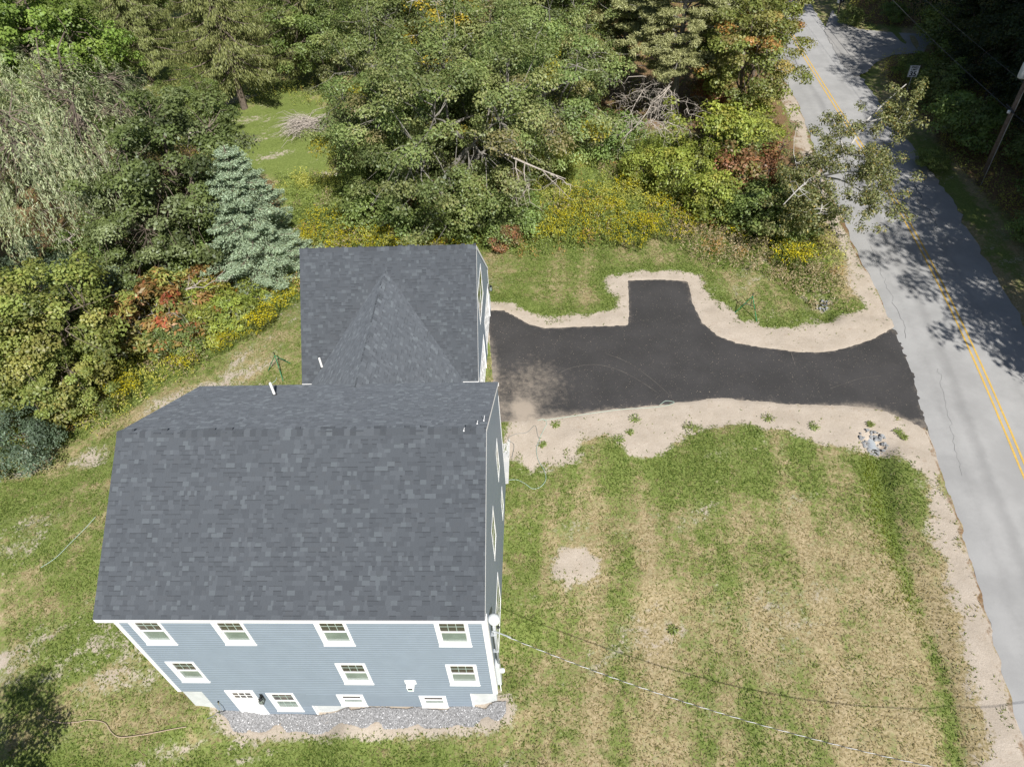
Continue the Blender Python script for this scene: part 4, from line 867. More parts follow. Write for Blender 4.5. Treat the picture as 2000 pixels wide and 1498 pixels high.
# leaf colours (base colours, linear)
OLV = [((.118, .145, .045), 3), ((.09, .12, .035), 3), ((.145, .155, .058), 2), ((.17, .135, .06), .6)]
MID = [((.085, .12, .03), 3), ((.11, .145, .04), 3), ((.14, .16, .05), 1)]
DRK = [((.075, .098, .028), 3), ((.095, .118, .036), 3), ((.15, .175, .08), 1.2)]
BRT = [((.13, .20, .035), 3), ((.17, .235, .05), 2), ((.10, .165, .03), 2)]
YGR = [((.17, .19, .035), 3), ((.14, .17, .03), 3), ((.23, .21, .04), 1), ((.11, .14, .03), 1)]
MPL = [((.15, .165, .04), 3), ((.125, .15, .035), 3), ((.19, .175, .05), 1.4), ((.22, .15, .05), .25)]
RUS = [((.24, .11, .05), 3), ((.17, .095, .045), 2), ((.14, .13, .045), 2), ((.28, .14, .07), 1)]
SUM = [((.225, .12, .045), 2), ((.24, .16, .045), 2.4), ((.15, .17, .045), 3.6), ((.32, .045, .03), .6), ((.20, .2, .05), 1.5)]
BSH = [((.085, .115, .07), 3), ((.065, .09, .05), 3), ((.12, .15, .10), 1)]
BLU = [((.235, .305, .195), 3), ((.18, .24, .145), 2), ((.285, .36, .24), 2), ((.16, .19, .10), 1)]
NOR = [((.13, .145, .05), 3), ((.10, .115, .035), 3), ((.16, .17, .06), 2)]
PIN = [((.19, .195, .085), 3), ((.145, .155, .06), 2), ((.23, .235, .11), 2)]
WIL = [((.215, .235, .125), 3), ((.175, .20, .10), 3), ((.26, .27, .16), 2), ((.24, .20, .12), .5)]
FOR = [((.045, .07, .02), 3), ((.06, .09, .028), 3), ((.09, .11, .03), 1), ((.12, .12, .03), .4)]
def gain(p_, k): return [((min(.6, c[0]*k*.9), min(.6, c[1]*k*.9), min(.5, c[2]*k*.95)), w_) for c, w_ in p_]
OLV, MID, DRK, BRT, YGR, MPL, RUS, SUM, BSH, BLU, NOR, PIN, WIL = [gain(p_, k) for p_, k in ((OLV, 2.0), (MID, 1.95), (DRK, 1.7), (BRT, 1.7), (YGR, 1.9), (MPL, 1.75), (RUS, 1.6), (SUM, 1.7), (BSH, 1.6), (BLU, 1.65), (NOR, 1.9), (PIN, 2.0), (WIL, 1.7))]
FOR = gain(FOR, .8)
PROTO = {}
PROTO['olive'] = deciduous(3, 13, 6.0, 7.2, 215, 330, .16, OLV, .95, .55, 'twig', .26, .55, -.75, bare=26)
PROTO['olive2'] = deciduous(4, 11, 4.8, 6.0, 145, 310, .155, OLV, .86, .55, 'twig', .2, .55, -.75, bare=22, accent=((.30, .26, .03), .04))
PROTO['green'] = deciduous(5, 10, 4.6, 5.6, 140, 290, .16, MID, .85, .55, 'bark', .2, .6, -.7, bare=8)
PROTO['dark'] = deciduous(6, 11, 4.4, 6.0, 130, 250, .18, DRK, .88, .5, 'bark', .22, .65, -.75, bare=12)
PROTO['bright'] = deciduous(7, 13, 5.4, 8, 170, 170, .23, BRT, 1.1, .5, 'bark', .22, .7, -.6)
PROTO['maple'] = deciduous(8, 8.5, 4.0, 4.6, 130, 290, .16, MPL, .8, .5, 'bark', .18, .65, -.85)
PROTO['orange'] = deciduous(9, 9.5, 3.6, 5.5, 140, 210, .165, MPL, .8, .5, 'bark', .17, .65, -.75, accent=((.42, .24, .07), .10))
PROTO['yellow'] = deciduous(10, 12, 3.6, 7.5, 110, 190, .165, OLV, .85, .55, 'birch', .17, .6, -.7, accent=((.55, .43, .04), .45), bare=14)
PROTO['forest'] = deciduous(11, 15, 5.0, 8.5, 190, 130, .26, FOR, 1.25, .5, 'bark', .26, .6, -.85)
PROTO['ygshrub'] = deciduous(12, 3.2, 1.9, 1.5, 70, 110, .14, YGR, .6, .6, 'bark', .05, .6, -.8)
PROTO['greenshrub'] = deciduous(13, 3.4, 2.0, 1.6, 75, 110, .15, MID, .6, .6, 'bark', .05, .6, -.8)
PROTO['russet'] = deciduous(14, 2.8, 1.5, 1.4, 55, 90, .14, RUS, .5, .6, 'bark', .04, .6, -.8, bare=6)
PROTO['sumac'] = deciduous(15, 2.6, 2.3, 1.2, 85, 75, .24, SUM, .55, .4, 'barkw', .05, .34, -.5)
PROTO['ygsumac'] = deciduous(16, 2.2, 2.1, 1.0, 80, 80, .22, YGR, .55, .4, 'barkw', .05, .34, -.5, accent=((.36, .16, .04), .06))
PROTO['blueshrub'] = deciduous(17, 4.2, 2.4, 2.1, 95, 120, .14, BSH, .65, .6, 'bark', .06, .5, -.8)
PROTO['spruce'] = conifer(21, 18, 6.0, 'norway', NOR, 6, .62, 3.2, .3, den=1.0)
PROTO['bluespruce'] = conifer(22, 10.5, 3.7, 'blue', BLU, 7, .60, .8, .17)
PROTO['pine'] = conifer(23, 14, 4.8, 'pine', PIN, 5, .36, 3.6, .24, 'twig', 2.3)
PROTO['willow'] = willow(24, 13, 7.0, WIL)
def plant(kind, name, px, H0, label, cat='tree', sc=1.0, rz=0, group=None, zs=1.0, base=False, xy=None):
    """px: photo point of the crown centre (or of the base when base=True)"""
    tm, cm = PROTO[kind]
    if xy is not None: q = np.array([xy[0], xy[1], 0.])
    elif base: q = gp(*px)
    else: q = hit(px[0], px[1], H0*sc-.6)
    t = empty(name, (q[0], q[1], hz(q[0], q[1])), label, cat, group); t.rotation_euler.z = rz; t.scale = (sc, sc, sc*zs)
    link('trunk', tm, t); link('crown', cm, t); return t
plant('willow', 'willow_tree', (105, 285), 6.5, 'large pale olive willow with drooping strands at the left edge', sc=1.05)
plant('bright', 'maple_tree', (70, 45), 8, 'bright green maple in the upper left corner behind the willow', sc=1.0)
plant('bright', 'maple_tree', (170, 105), 7, 'bright green treetop just right of the corner maple above the willow', sc=.6, rz=2)
plant('spruce', 'spruce_tree', (478, 213), 0, 'tall olive spruce with drooping boughs and a bare trunk on the back lawn', base=True, rz=.4)
plant('spruce', 'spruce_tree', (300, 165), 0, 'dim olive spruce between the willow and the tall bare-trunked spruce', base=True, sc=.9, rz=2.1)
plant('spruce', 'spruce_tree', (635, 165), 0, 'olive spruce behind the brush pile at the top edge', base=True, sc=.85, rz=4)
plant('spruce', 'spruce_tree', (575, 128), 0, 'olive spruce right of the bare-trunked one behind the clearing', base=True, sc=.75, rz=5)
plant('dark', 'oak_tree', (330, 320), 6, 'dark green glossy-leaved oak left of the blue spruce', sc=1.05)
plant('dark', 'oak_tree', (260, 440), 5, 'smaller dark green oak below the willow strands', sc=.75, rz=2)
plant('green', 'deciduous_tree', (380, 225), 4.4, 'mid green tree in front of the spruce, above the dark oak', sc=.55, rz=1)
plant('bluespruce', 'blue_spruce', (528, 545), 0, 'pale blue-green spruce with layered boughs beside the garage roof', base=True, sc=1.12, zs=.76)
plant('maple', 'maple_tree', (70, 640), 4.4, 'olive maple with orange-tinged tips at the left edge', sc=1.0)
plant('maple', 'maple_tree', (20, 730), 3.2, 'lower olive maple half out of frame at the left edge', sc=.75, rz=2)
plant('maple', 'maple_tree', (110, 740), 2.6, 'small olive maple in front of the larger one on the left', sc=.6, rz=4)
plant('blueshrub', 'shrub', (150, 565), 2.2, 'dark blue-green shrub behind the olive maple', 'shrub', 1.15)
plant('blueshrub', 'shrub', (25, 835), 1.6, 'blue-green shrub at the left edge beside the lawn', 'shrub', .8, 2)
plant('blueshrub', 'shrub', (60, 520), 2.2, 'dim blue-green shrub under the willow at the left edge', 'shrub', 1.1, 3)
plant('sumac', 'sumac_shrub', (290, 600), 1.4, 'large red and orange sumac on the left bank', 'shrub', 1.3)
plant('sumac', 'sumac_shrub', (265, 545), 1.4, 'red-tipped sumac above the large orange one', 'shrub', .85, 1)
plant('sumac', 'sumac_shrub', (395, 535), 1.4, 'red sumac at the foot of the blue spruce', 'shrub', .75, 2)
plant('ygsumac', 'sumac_shrub', (375, 595), 1.2, 'yellow-green sumac between the red ones', 'shrub', 1.0, 1)
plant('ygsumac', 'sumac_shrub', (450, 590), 1.2, 'yellow-green sumac below the blue spruce', 'shrub', .9, 3)
plant('ygsumac', 'sumac_shrub', (205, 635), 1.2, 'green sumac beside the dark gap on the left bank', 'shrub', .9, 5)
plant('greenshrub', 'shrub', (330, 650), 1.4, 'low green shrub at the lawn edge below the sumac', 'shrub', .75, 1)
plant('greenshrub', 'shrub', (230, 500), 1.6, 'green thicket shrub among dead branches left of the sumac', 'shrub', 1.0, 2)
plant('greenshrub', 'shrub', (330, 490), 1.6, 'green thicket shrub between dark oak and sumac', 'shrub', 1.05, 4)
plant('greenshrub', 'shrub', (400, 460), 1.6, 'green thicket shrub hugging the left side of the blue spruce', 'shrub', 1.0, 3)
plant('greenshrub', 'shrub', (130, 470), 1.8, 'green thicket shrub in the gap below the willow', 'shrub', 1.1, 5)
# centre group
plant('olive', 'deciduous_tree', (880, 250), 7.2, 'broad olive tree with grey twigs behind the garage, largest in the middle', sc=1.0)
plant('olive', 'deciduous_tree', (765, 125), 7.2, 'olive tree right of the brush pile', sc=.9, rz=2)
plant('olive2', 'deciduous_tree', (775, 285), 5, 'olive tree overhanging the shaded meadow left of the middle', sc=.95, rz=1)
plant('olive2', 'deciduous_tree', (1065, 205), 5.4, 'olive tree between the broad middle tree and the pine', sc=1.05, rz=3)
plant('olive2', 'deciduous_tree', (935, 315), 5, 'lower olive tree in front of the broad middle tree beside the broken limb', sc=.78, rz=2.4)
plant('olive', 'deciduous_tree', (1040, 95), 7, 'olive tree at the top edge left of the pines', sc=.9, rz=4)
plant('yellow', 'birch_tree', (868, 90), 7.5, 'birch with yellow leaves at the top middle', sc=1.0)
plant('green', 'deciduous_tree', (640, 30), 6, 'green tree at the top edge behind the brush pile', sc=1.0, rz=3)
plant('green', 'deciduous_tree', (950, 5), 6, 'green tree at the very top behind the yellow birch', sc=1.1, rz=5)
plant('green', 'deciduous_tree', (790, 20), 6, 'green tree at the top edge left of the yellow birch', sc=1.0, rz=1)
plant('olive2', 'deciduous_tree', (1130, 20), 6, 'grey-olive tree at the top edge behind the pines', sc=1.1, rz=5)
plant('greenshrub', 'shrub', (930, 390), 1.8, 'green shrub at the foot of the broad middle tree', 'shrub', 1.35, 1)
plant('greenshrub', 'shrub', (850, 435), 1.4, 'green shrub just behind the garage ridge', 'shrub', 1.0, 2)
plant('greenshrub', 'shrub', (730, 395), 1.4, 'rounded green shrub on the shaded meadow edge', 'shrub', 1.15, 3)
plant('greenshrub', 'shrub', (1010, 430), 1.2, 'low green shrub below the broken grey limb', 'shrub', .9, 4)
plant('greenshrub', 'shrub', (960, 445), 1.2, 'low green shrub at the right end of the thicket', 'shrub', .9, 5)
plant('greenshrub', 'shrub', (800, 430), 1.2, 'low green shrub in the middle of the thicket', 'shrub', .9, 0)
plant('russet', 'shrub', (812, 365), 1.8, 'russet shrub under the broad middle tree', 'shrub', 1.3)
plant('russet', 'shrub', (870, 405), 1.3, 'small russet shrub at the thicket foot', 'shrub', .9, 2)
plant('russet', 'shrub', (985, 470), .9, 'reddish-brown bush at the meadow edge behind the garage', 'shrub', .7, 3)
# pines and roadside
plant('pine', 'pine_tree', (1310, 250), 0, 'white pine with bare grey lower branches near the road', base=True, sc=1.15, rz=.3)
plant('pine', 'pine_tree', (1215, 200), 0, 'white pine left of the bare-branched one', base=True, sc=1.15, rz=2)
plant('pine', 'pine_tree', (1405, 180), 0, 'white pine close to the road at the top edge', base=True, sc=.9, rz=4)
plant('orange', 'maple_tree', (1455, 120), 5.4, 'green maple turning orange at the road edge', sc=1.05)
plant('orange', 'maple_tree', (1490, 40), 5.4, 'olive maple leaning to the road at the top edge', sc=.9, rz=2)
plant('ygshrub', 'shrub', (1395, 245), 2.2, 'large yellow-green bush below the pine', 'shrub', 1.6)
plant('ygshrub', 'shrub', (1470, 235), 1.8, 'yellow-green bush between the pine bush and the sandy shoulder', 'shrub', 1.2, 2)
plant('ygshrub', 'shrub', (1320, 340), 1.4, 'yellow-green bush at the back of the goldenrod meadow', 'shrub', 1.1, 3)
plant('ygshrub', 'shrub', (1395, 385), 1.4, 'yellow-green bush left of the leaning birch', 'shrub', 1.15, 4)
plant('ygshrub', 'shrub', (1260, 330), 1.2, 'low yellow-green bush in the meadow below the dead branches', 'shrub', .9, 5)
plant('russet', 'shrub', (1470, 330), 1.6, 'russet bush between yellow-green bushes near the road', 'shrub', 1.5, 1)
plant('russet', 'shrub', (1395, 150), 2.0, 'rust-coloured bush in the gap under the pine', 'shrub', 1.2, 4)
plant('greenshrub', 'shrub', (1500, 400), 1.8, 'dark green bush at the root of the leaning birch', 'shrub', 1.2, 2)
plant('greenshrub', 'shrub', (1560, 430), 1.4, 'dark green bush beside the sandy shoulder under the leaning birch', 'shrub', .95, 3)
plant('greenshrub', 'shrub', (1440, 300), 1.5, 'green bush behind the russet bush', 'shrub', 1.0, 1)
plant('greenshrub', 'shrub', (1200, 270), 1.5, 'green bush under the olive tree beside the dead branches', 'shrub', 1.1, 3)
# leaning birch over the road
def leaning_birch():
    r = np.random.default_rng(31); b = gp(1570, 455); at = lambda x, y, z: hit(x, y, z)-b
    t = empty('leaning_birch', tuple(b), 'sparse pale-limbed birch leaning out over the road', 'tree'); tb = MB()
    main = catmull([(0, 0, -.2), at(1585, 400, 1.8), at(1602, 345, 3.4), at(1650, 300, 4.6), at(1690, 240, 5.6), at(1735, 195, 6.6), at(1770, 165, 7.2)], 4); tb.tube(main, list(np.linspace(.15, .025, len(main))), 7)
    br = [((1602, 345, 3.4), (1660, 335, 4.6), (1710, 345, 5.0)), ((1602, 345, 3.4), (1650, 355, 4.2), (1720, 400, 4.4)), ((1650, 300, 4.6), (1700, 310, 5.2), (1720, 335, 5.2)), ((1602, 345, 3.4), (1570, 360, 4.4), (1530, 400, 4.6)), ((1585, 400, 1.8), (1560, 340, 3.2), (1550, 300, 4.2)), ((1650, 300, 4.6), (1640, 265, 5.2), (1640, 245, 5.6)), ((1690, 240, 5.6), (1740, 230, 6.2), (1765, 245, 6.2)), ((1602, 345, 3.4), (1605, 400, 3.6), (1600, 420, 3.2))]
    tips = []
    for q in br:
        P = catmull([at(*k_) for k_ in q], 4); tb.tube(P, list(np.linspace(.07, .02, len(P))), 5, cap=False)
        for k_ in range(12):
            s = P[r.integers(3, len(P))]; e_ = s+r.normal(0, .7, 3)*np.array([1, 1, .6]); tb.tube(bend(s, e_, r, 3, .2), [.022, .016, .012, .007], 3, cap=False); tips.append(e_)
    for (x, y, z, n, sp) in ((1745, 215, 6.6, 16, .7), (1765, 190, 6.9, 9, .5), (1620, 285, 4.8, 16, .8), (1700, 400, 4.2, 18, .75), (1735, 375, 4.5, 10, .6), (1560, 370, 3.6, 22, .9), (1540, 420, 2.6, 18, .8), (1660, 250, 5.4, 8, .6), (1680, 330, 4.8, 12, .8), (1600, 410, 3.0, 12, .7), (1740, 300, 5.2, 6, .5), (1590, 330, 4.0, 10, .7)):
        for k_ in range(n): tips.append(at(x, y, z)+r.normal(0, sp, 3)*np.array([1, 1, .8]))
    tips = np.array(tips); idx = np.repeat(np.arange(len(tips)), 95); n = len(idx); v = sph(n, r); P = tips[idx]+v*np.array([.45, .45, .32])*r.random((n, 1))**.5; col = pick([((.17, .2, .07), 3), ((.22, .24, .095), 3), ((.28, .27, .11), 1.5), ((.38, .3, .07), .4)], n, r)*np.clip(r.normal(1, .2, n), .4, 1.6)[:, None]
    lf = r.uniform(.10, .17, n); link('crown', crownmesh('crown', P, v+np.array([0, 0, .6])+r.normal(0, .5, (n, 3)), lf, lf*.6, col, r), t); link('trunk', tb.mesh('trunk', MT['birch']), t)
leaning_birch()
# forest right of the road, and the trees off to the right whose shadows cross it
r = np.random.default_rng(41)
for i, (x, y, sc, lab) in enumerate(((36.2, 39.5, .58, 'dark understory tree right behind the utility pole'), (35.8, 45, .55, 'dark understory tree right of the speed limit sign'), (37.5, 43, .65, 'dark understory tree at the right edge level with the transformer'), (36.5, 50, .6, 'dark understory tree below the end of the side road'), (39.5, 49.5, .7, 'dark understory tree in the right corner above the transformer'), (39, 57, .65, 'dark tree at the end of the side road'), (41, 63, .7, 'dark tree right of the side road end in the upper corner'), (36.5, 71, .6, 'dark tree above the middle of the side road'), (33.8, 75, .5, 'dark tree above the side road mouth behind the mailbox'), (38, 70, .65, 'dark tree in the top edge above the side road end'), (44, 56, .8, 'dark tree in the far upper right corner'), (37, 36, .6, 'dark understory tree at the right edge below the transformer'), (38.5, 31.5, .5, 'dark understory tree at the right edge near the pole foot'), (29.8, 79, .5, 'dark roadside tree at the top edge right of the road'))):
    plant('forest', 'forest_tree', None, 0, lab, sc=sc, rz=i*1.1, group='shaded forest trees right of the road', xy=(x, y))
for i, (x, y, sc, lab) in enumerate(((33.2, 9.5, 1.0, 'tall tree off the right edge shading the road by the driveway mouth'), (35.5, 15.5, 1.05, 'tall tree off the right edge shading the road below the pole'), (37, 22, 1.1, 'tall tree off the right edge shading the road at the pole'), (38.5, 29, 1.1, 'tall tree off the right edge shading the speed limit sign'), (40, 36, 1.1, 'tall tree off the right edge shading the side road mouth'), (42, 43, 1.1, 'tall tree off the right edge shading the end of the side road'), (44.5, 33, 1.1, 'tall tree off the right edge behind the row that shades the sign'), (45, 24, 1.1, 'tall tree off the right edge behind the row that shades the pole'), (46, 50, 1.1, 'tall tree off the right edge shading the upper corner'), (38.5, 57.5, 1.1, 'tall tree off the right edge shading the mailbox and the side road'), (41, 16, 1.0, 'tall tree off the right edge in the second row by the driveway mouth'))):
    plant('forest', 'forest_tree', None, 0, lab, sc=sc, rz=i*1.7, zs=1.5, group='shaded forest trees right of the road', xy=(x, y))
for i, (x, y, z, k, sc, lab) in enumerate(((1895,220,2,'greenshrub',1.25,'pale twiggy bush at the shaded forest edge'), (1825,300,.8,'greenshrub',.55,'low shaded bush on the verge below the sign'), (2060,265,2,'greenshrub',1.1,'shaded bush right of the utility pole'), (1850,150,1.6,'greenshrub',1.1,'shaded bush behind the speed limit sign'), (1790,128,.8,'greenshrub',.7,'shaded bush at the corner of the side road'), (1665,22,.8,'greenshrub',.55,'bush beside the mailbox'), (1750,18,.8,'greenshrub',.6,'shaded bush above the side road'), (1850,45,1.6,'greenshrub',1.2,'shaded bush at the dark end of the side road'), (2045,440,1,'greenshrub',.8,'low shaded bush at the right edge of the verge'), (1890,60,2,'greenshrub',1.4,'shaded bush left of the transformer'), (2120,360,2,'greenshrub',1.3,'shaded bush at the right frame edge'))): plant(k, 'shrub', (x, y), z/sc+.6/sc, lab, 'shrub', sc, i)
# far trees beyond the top edge and at the left
for i, (x, y, k, lab) in enumerate(((-48,62,'green','green tree far behind the willow'), (-36,66,'green','green tree behind the upper left spruce'), (-12,78,'olive','far olive tree behind the top middle'), (4,80,'olive2','far grey-olive tree behind the pines'), (16,82,'green','far green tree behind the roadside pines'), (-30,80,'olive','far olive tree at the top left'), (-38,36,'dark','dark oak half hidden left of the willow'), (-34,22,'dark','dark oak behind the olive maple'))): plant(k, 'deciduous_tree', None, 0, lab, rz=i, xy=(x, y))
# off-frame tree whose shadow falls on the lower left lawn
plant('green', 'deciduous_tree', None, 0, 'tree off the lower left corner shading the lawn edge', sc=.75, xy=(-18.6, -6.5))

# dead wood
def dead(name, label, segs, r, cat='branch', rad=.05, mt='dead'):
    b = np.asarray(segs[0][0][0]); t = empty(name, tuple(b), label, cat); m = MB()
    for P, r0 in segs:
        m.tube([np.asarray(q)-b for q in P], list(np.linspace(r0, r0*.25, len(P))), 5, cap=False)
    m.build('limbs', MT[mt], t)
r = np.random.default_rng(51)
ZL = 2.6; A = hit(958, 288, 4.2+ZL); Bq = hit(1040, 325, 3.6+ZL); Cq = hit(1105, 350, 3.0+ZL); segs = [(catmull([A, Bq, Cq], 5), .085)]
for (x, y, z, x2, y2, z2) in ((1008,308,3.9,1012,405,1.2),(1025,318,3.8,1035,395,1.6),(1060,333,3.5,1100,375,2.0),(1085,343,3.2,1120,365,2.4),(1010,350,2.9,1000,400,1.4),(1035,360,2.6,1020,385,1.6),(1075,340,3.3,1090,350,2.8)):
    P = bend(hit(x, y, z+ZL), hit(x2, y2, z2+ZL), r, 5, .15); segs.append((P, .035))
    for k_ in range(7): s = P[r.integers(1, 6)]; segs.append((bend(s, s+r.normal(0, .4, 3)+(0, 0, -.35), r, 2, .2), .013))
dead('broken_limb', 'broken pale grey limb hanging from the olive tree behind the garage', segs, r)
c = gp(590, 255); segs = []
for i in range(300):
    a = r.uniform(2.3, 4.6) if i % 3 else r.uniform(-.6, .8); L = r.uniform(1.0, 3.0) if i % 3 else r.uniform(.8, 2.2); s = c+np.array([r.normal(.6, .35), r.normal(0, .5), r.uniform(.1, .5)]); e_ = s+np.array([math.cos(a)*L, math.sin(a)*L*.9, r.uniform(-.1, .7)]); e_[2] = max(e_[2], hz(e_[0], e_[1])+.05); segs.append((bend(s, e_, r, 4, .12, .12), r.uniform(.012, .03)))
dead('brush_pile', 'pile of bare grey cut branches on the back lawn', segs, r, 'brush pile')
segs = []; pc = hit(1290, 215, 3.2)
for i in range(80):
    s = hit(1285+r.normal(0, 32), 200+r.uniform(-50, 45), r.uniform(2.0, 5.5)); a = r.uniform(0, 6.28); L = r.uniform(.8, 2.6); P = bend(s, s+np.array([math.cos(a)*L, math.sin(a)*L, r.uniform(-1.0, .1)]), r, 5, .3); segs.append((P, r.uniform(.012, .028)))
    for k_ in range(4): q = P[r.integers(2, 6)]; segs.append((bend(q, q+r.normal(0, .4, 3)+(0, 0, -.2), r, 3, .3), .010))
for (x2, y2) in ((1190,265),(1215,285),(1260,260),(1330,250),(1235,240)):
    P = bend(hit(1300+r.normal(0, 14), 165+r.uniform(-25, 35), 4), hit(x2, y2, 2.2), r, 6, .16); segs.append((P, .04))
    for k_ in range(16): q = P[r.integers(2, 7)]; segs.append((bend(q, q+r.normal(0, .55, 3)+(0, 0, -.3), r, 3, .25), .012))
dead('dead_branches', 'tangle of bare grey branches hanging under the white pine', segs, r)
for i, (x, y, z, lab) in enumerate(((195,320,3,'pale dead branches in the gap below the willow'), (170,395,1.5,'forked dead branch in the dark gap left of the oak'), (130,470,1.2,'dead grey branches on the ground under the willow'), (365,565,.8,'bare grey branches showing between the sumacs'), (210,470,1.0,'fallen pale branch left of the thicket'), (370,260,4,'bare forked snag in front of the spruce'))):
    c = hit(x, y, z); segs = []
    for k_ in range(4):
        P = bend(c, c+r.normal(0, 1.0, 3)*np.array([1.2, .8, .7]), r, 5, .2); segs.append((P, .045))
        for j_ in range(5): s = P[r.integers(1, 6)]; segs.append((bend(s, s+r.normal(0, .5, 3), r, 3, .2), .018))
    dead('dead_branch', lab, segs, r)

# ------------------------------------------------------------------ goldenrod clumps, meadow weeds, lawn grass
def goldenrod(seed, R, Hh, nst):
    r = np.random.default_rng(seed); SP = []; m = MB(); LP = []; LT = []; FP = []
    for i in range(nst):
        a = r.uniform(0, 6.28); q = R*math.sqrt(r.random()); b = np.array([q*math.cos(a), q*math.sin(a), -.05]); h = Hh*r.uniform(.7, 1.15); tp = b+np.array([r.normal(0, .12), r.normal(0, .12), h]); m.tube([b, tp], [.008, .005], 3, cap=False)
        n = 20; t = r.uniform(.15, .98, n); LP.append(b+(tp-b)*t[:, None]+r.normal(0, .04, (n, 3))); v = r.normal(0, 1, (n, 3)); v[:, 2] *= .4; LT.append(v)
        n = 9; u = r.random(n); FP.append(tp+np.stack([r.normal(0, .09, n), r.normal(0, .09, n), -u*.2+.05], 1))
    LP, LT, FP = map(np.vstack, (LP, LT, FP)); n = len(LP); col = pick([((.18, .22, .05), 2), ((.23, .26, .06), 1), ((.13, .17, .04), 1)], n, r)*np.clip(r.normal(1, .18, n), .5, 1.5)[:, None]
    lm = crownmesh('leaves', LP, LT*.3+np.array([0, 0, 1.])+r.normal(0, .3, (n, 3)), r.uniform(.10, .18, n), .035, col, r, LT); n = len(FP)
    fm = crownmesh('flower_plumes', FP, r.normal(0, .5, (n, 3))+np.array([0, 0, 1.]), r.uniform(.06, .11, n), r.uniform(.035, .06, n), pick([((.52, .44, .02), 3), ((.38, .35, .03), 2), ((.6, .53, .06), 1)], n, r), r, None, 'flower')
    return m.mesh('stems', MT['green'] if False else MT['grassb'], cols=False), lm, fm
GR = [goldenrod(61, .95, 1.0, 110), goldenrod(62, 1.8, .9, 130), goldenrod(63, .8, .8, 60)]
for s_ in GR:
    a = s_[0].color_attributes.new('Col', 'FLOAT_COLOR', 'POINT'); a.data.foreach_set('color', np.tile([.14, .15, .05, 1], (len(s_[0].vertices), 1)).astype(np.float32).ravel())
gr = [(1150,400,1,1.1,'broad goldenrod patch under the olive trees behind the meadow'),(1060,440,1,1.0,'goldenrod patch left of the meadow beyond the reddish bush'),(1290,400,2,1.2,'thin goldenrod in the upper middle of the meadow'),(1310,445,1,.9,'goldenrod patch beside the brown weeds'),(640,440,1,1.0,'goldenrod on the slope between the blue spruce and the garage ridge'),(1230,365,2,1.2,'thin goldenrod high in the meadow below the bushes'),(600,470,0,.8,'goldenrod clump at the left rear corner of the garage roof'),(810,470,1,.9,'goldenrod patch behind the ridge right of its middle'),(1545,505,0,1.15,'brightest round goldenrod clump beside the sandy road shoulder'),(1225,455,1,1.0,'goldenrod patch at the lower right of the meadow behind the driveway'),(1180,435,1,1.0,'goldenrod patch in the middle of the meadow behind the driveway'),(1125,450,1,.9,'goldenrod patch at the left of the driveway meadow'),(1110,420,2,.9,'small goldenrod patch above the left of the driveway meadow'),(1260,440,0,.9,'small bright goldenrod clump at the right of the meadow patches'),
 (1440,455,2,1.0,'sparse goldenrod among the brown weeds near the round clump'),(1350,430,2,1.0,'sparse goldenrod near the yellow-green bushes'),(1205,405,2,.9,'thin goldenrod at the top of the driveway meadow'),(715,460,1,1.0,'goldenrod patch behind the left part of the garage ridge'),(765,475,1,.9,'goldenrod patch behind the middle of the garage ridge'),(660,480,2,1.0,'thin goldenrod behind the left end of the garage ridge'),(850,478,2,1.0,'thin goldenrod behind the right part of the garage ridge'),(915,475,2,.9,'thin goldenrod at the right end of the garage ridge'),
 (515,625,0,1.0,'bright goldenrod clump at the left of the garage roof'),(480,635,1,.8,'goldenrod patch below the yellow-green sumac'),(555,590,2,1.0,'thin goldenrod under the blue spruce beside the roof'),(435,672,0,.7,'small goldenrod clump at the lawn edge below the sumac'),(370,700,2,1.0,'thin goldenrod among weeds at the middle of the left bank'),(250,760,0,.9,'goldenrod clump at the lower left bank beside the lawn'),(200,775,1,.8,'goldenrod patch left of the lower bank clump'),(150,795,1,.8,'goldenrod patch in front of the olive maples'),(105,810,0,.9,'goldenrod clump beside the blue-green shrub at the left'),(160,740,2,1.0,'thin goldenrod behind the lower bank patches')]
for i, (x, y, k_, sc, lab) in enumerate(gr):
    q = gp(x, y+8); t = empty('goldenrod_clump', tuple(q), lab, 'wildflowers', 'goldenrod clumps'); t.rotation_euler.z = i*1.3; t.scale = (sc, sc, sc)
    for nm, me in zip(('stems', 'leaves', 'flower_plumes'), GR[k_]): link(nm, me, t)['kind'] = 'stuff'
def scatter(n, lo, hi, dens, seed):
    r = np.random.default_rng(seed); P = r.uniform(lo, hi, (n, 2)); return P[r.random(n) < dens(P)]
def inframe(P, m=60):
    d = np.column_stack([P, np.full(len(P), -.5)])-CAM; z = d@CF; x = 1000+FPX*(d@CR)/z; y = 749-FPX*(d@CU)/z; return (x > -m) & (x < 2000+m) & (y > -m) & (y < 1498+m)
def offhouse(P): return ~(((P[:, 0] > -HW-.02) & (P[:, 0] < .02) & (P[:, 1] > -.02) & (P[:, 1] < HD)) | ((P[:, 0] > G0) & (P[:, 0] < GXW+.02) & (P[:, 1] > HD-.1) & (P[:, 1] < GYB-.2)))
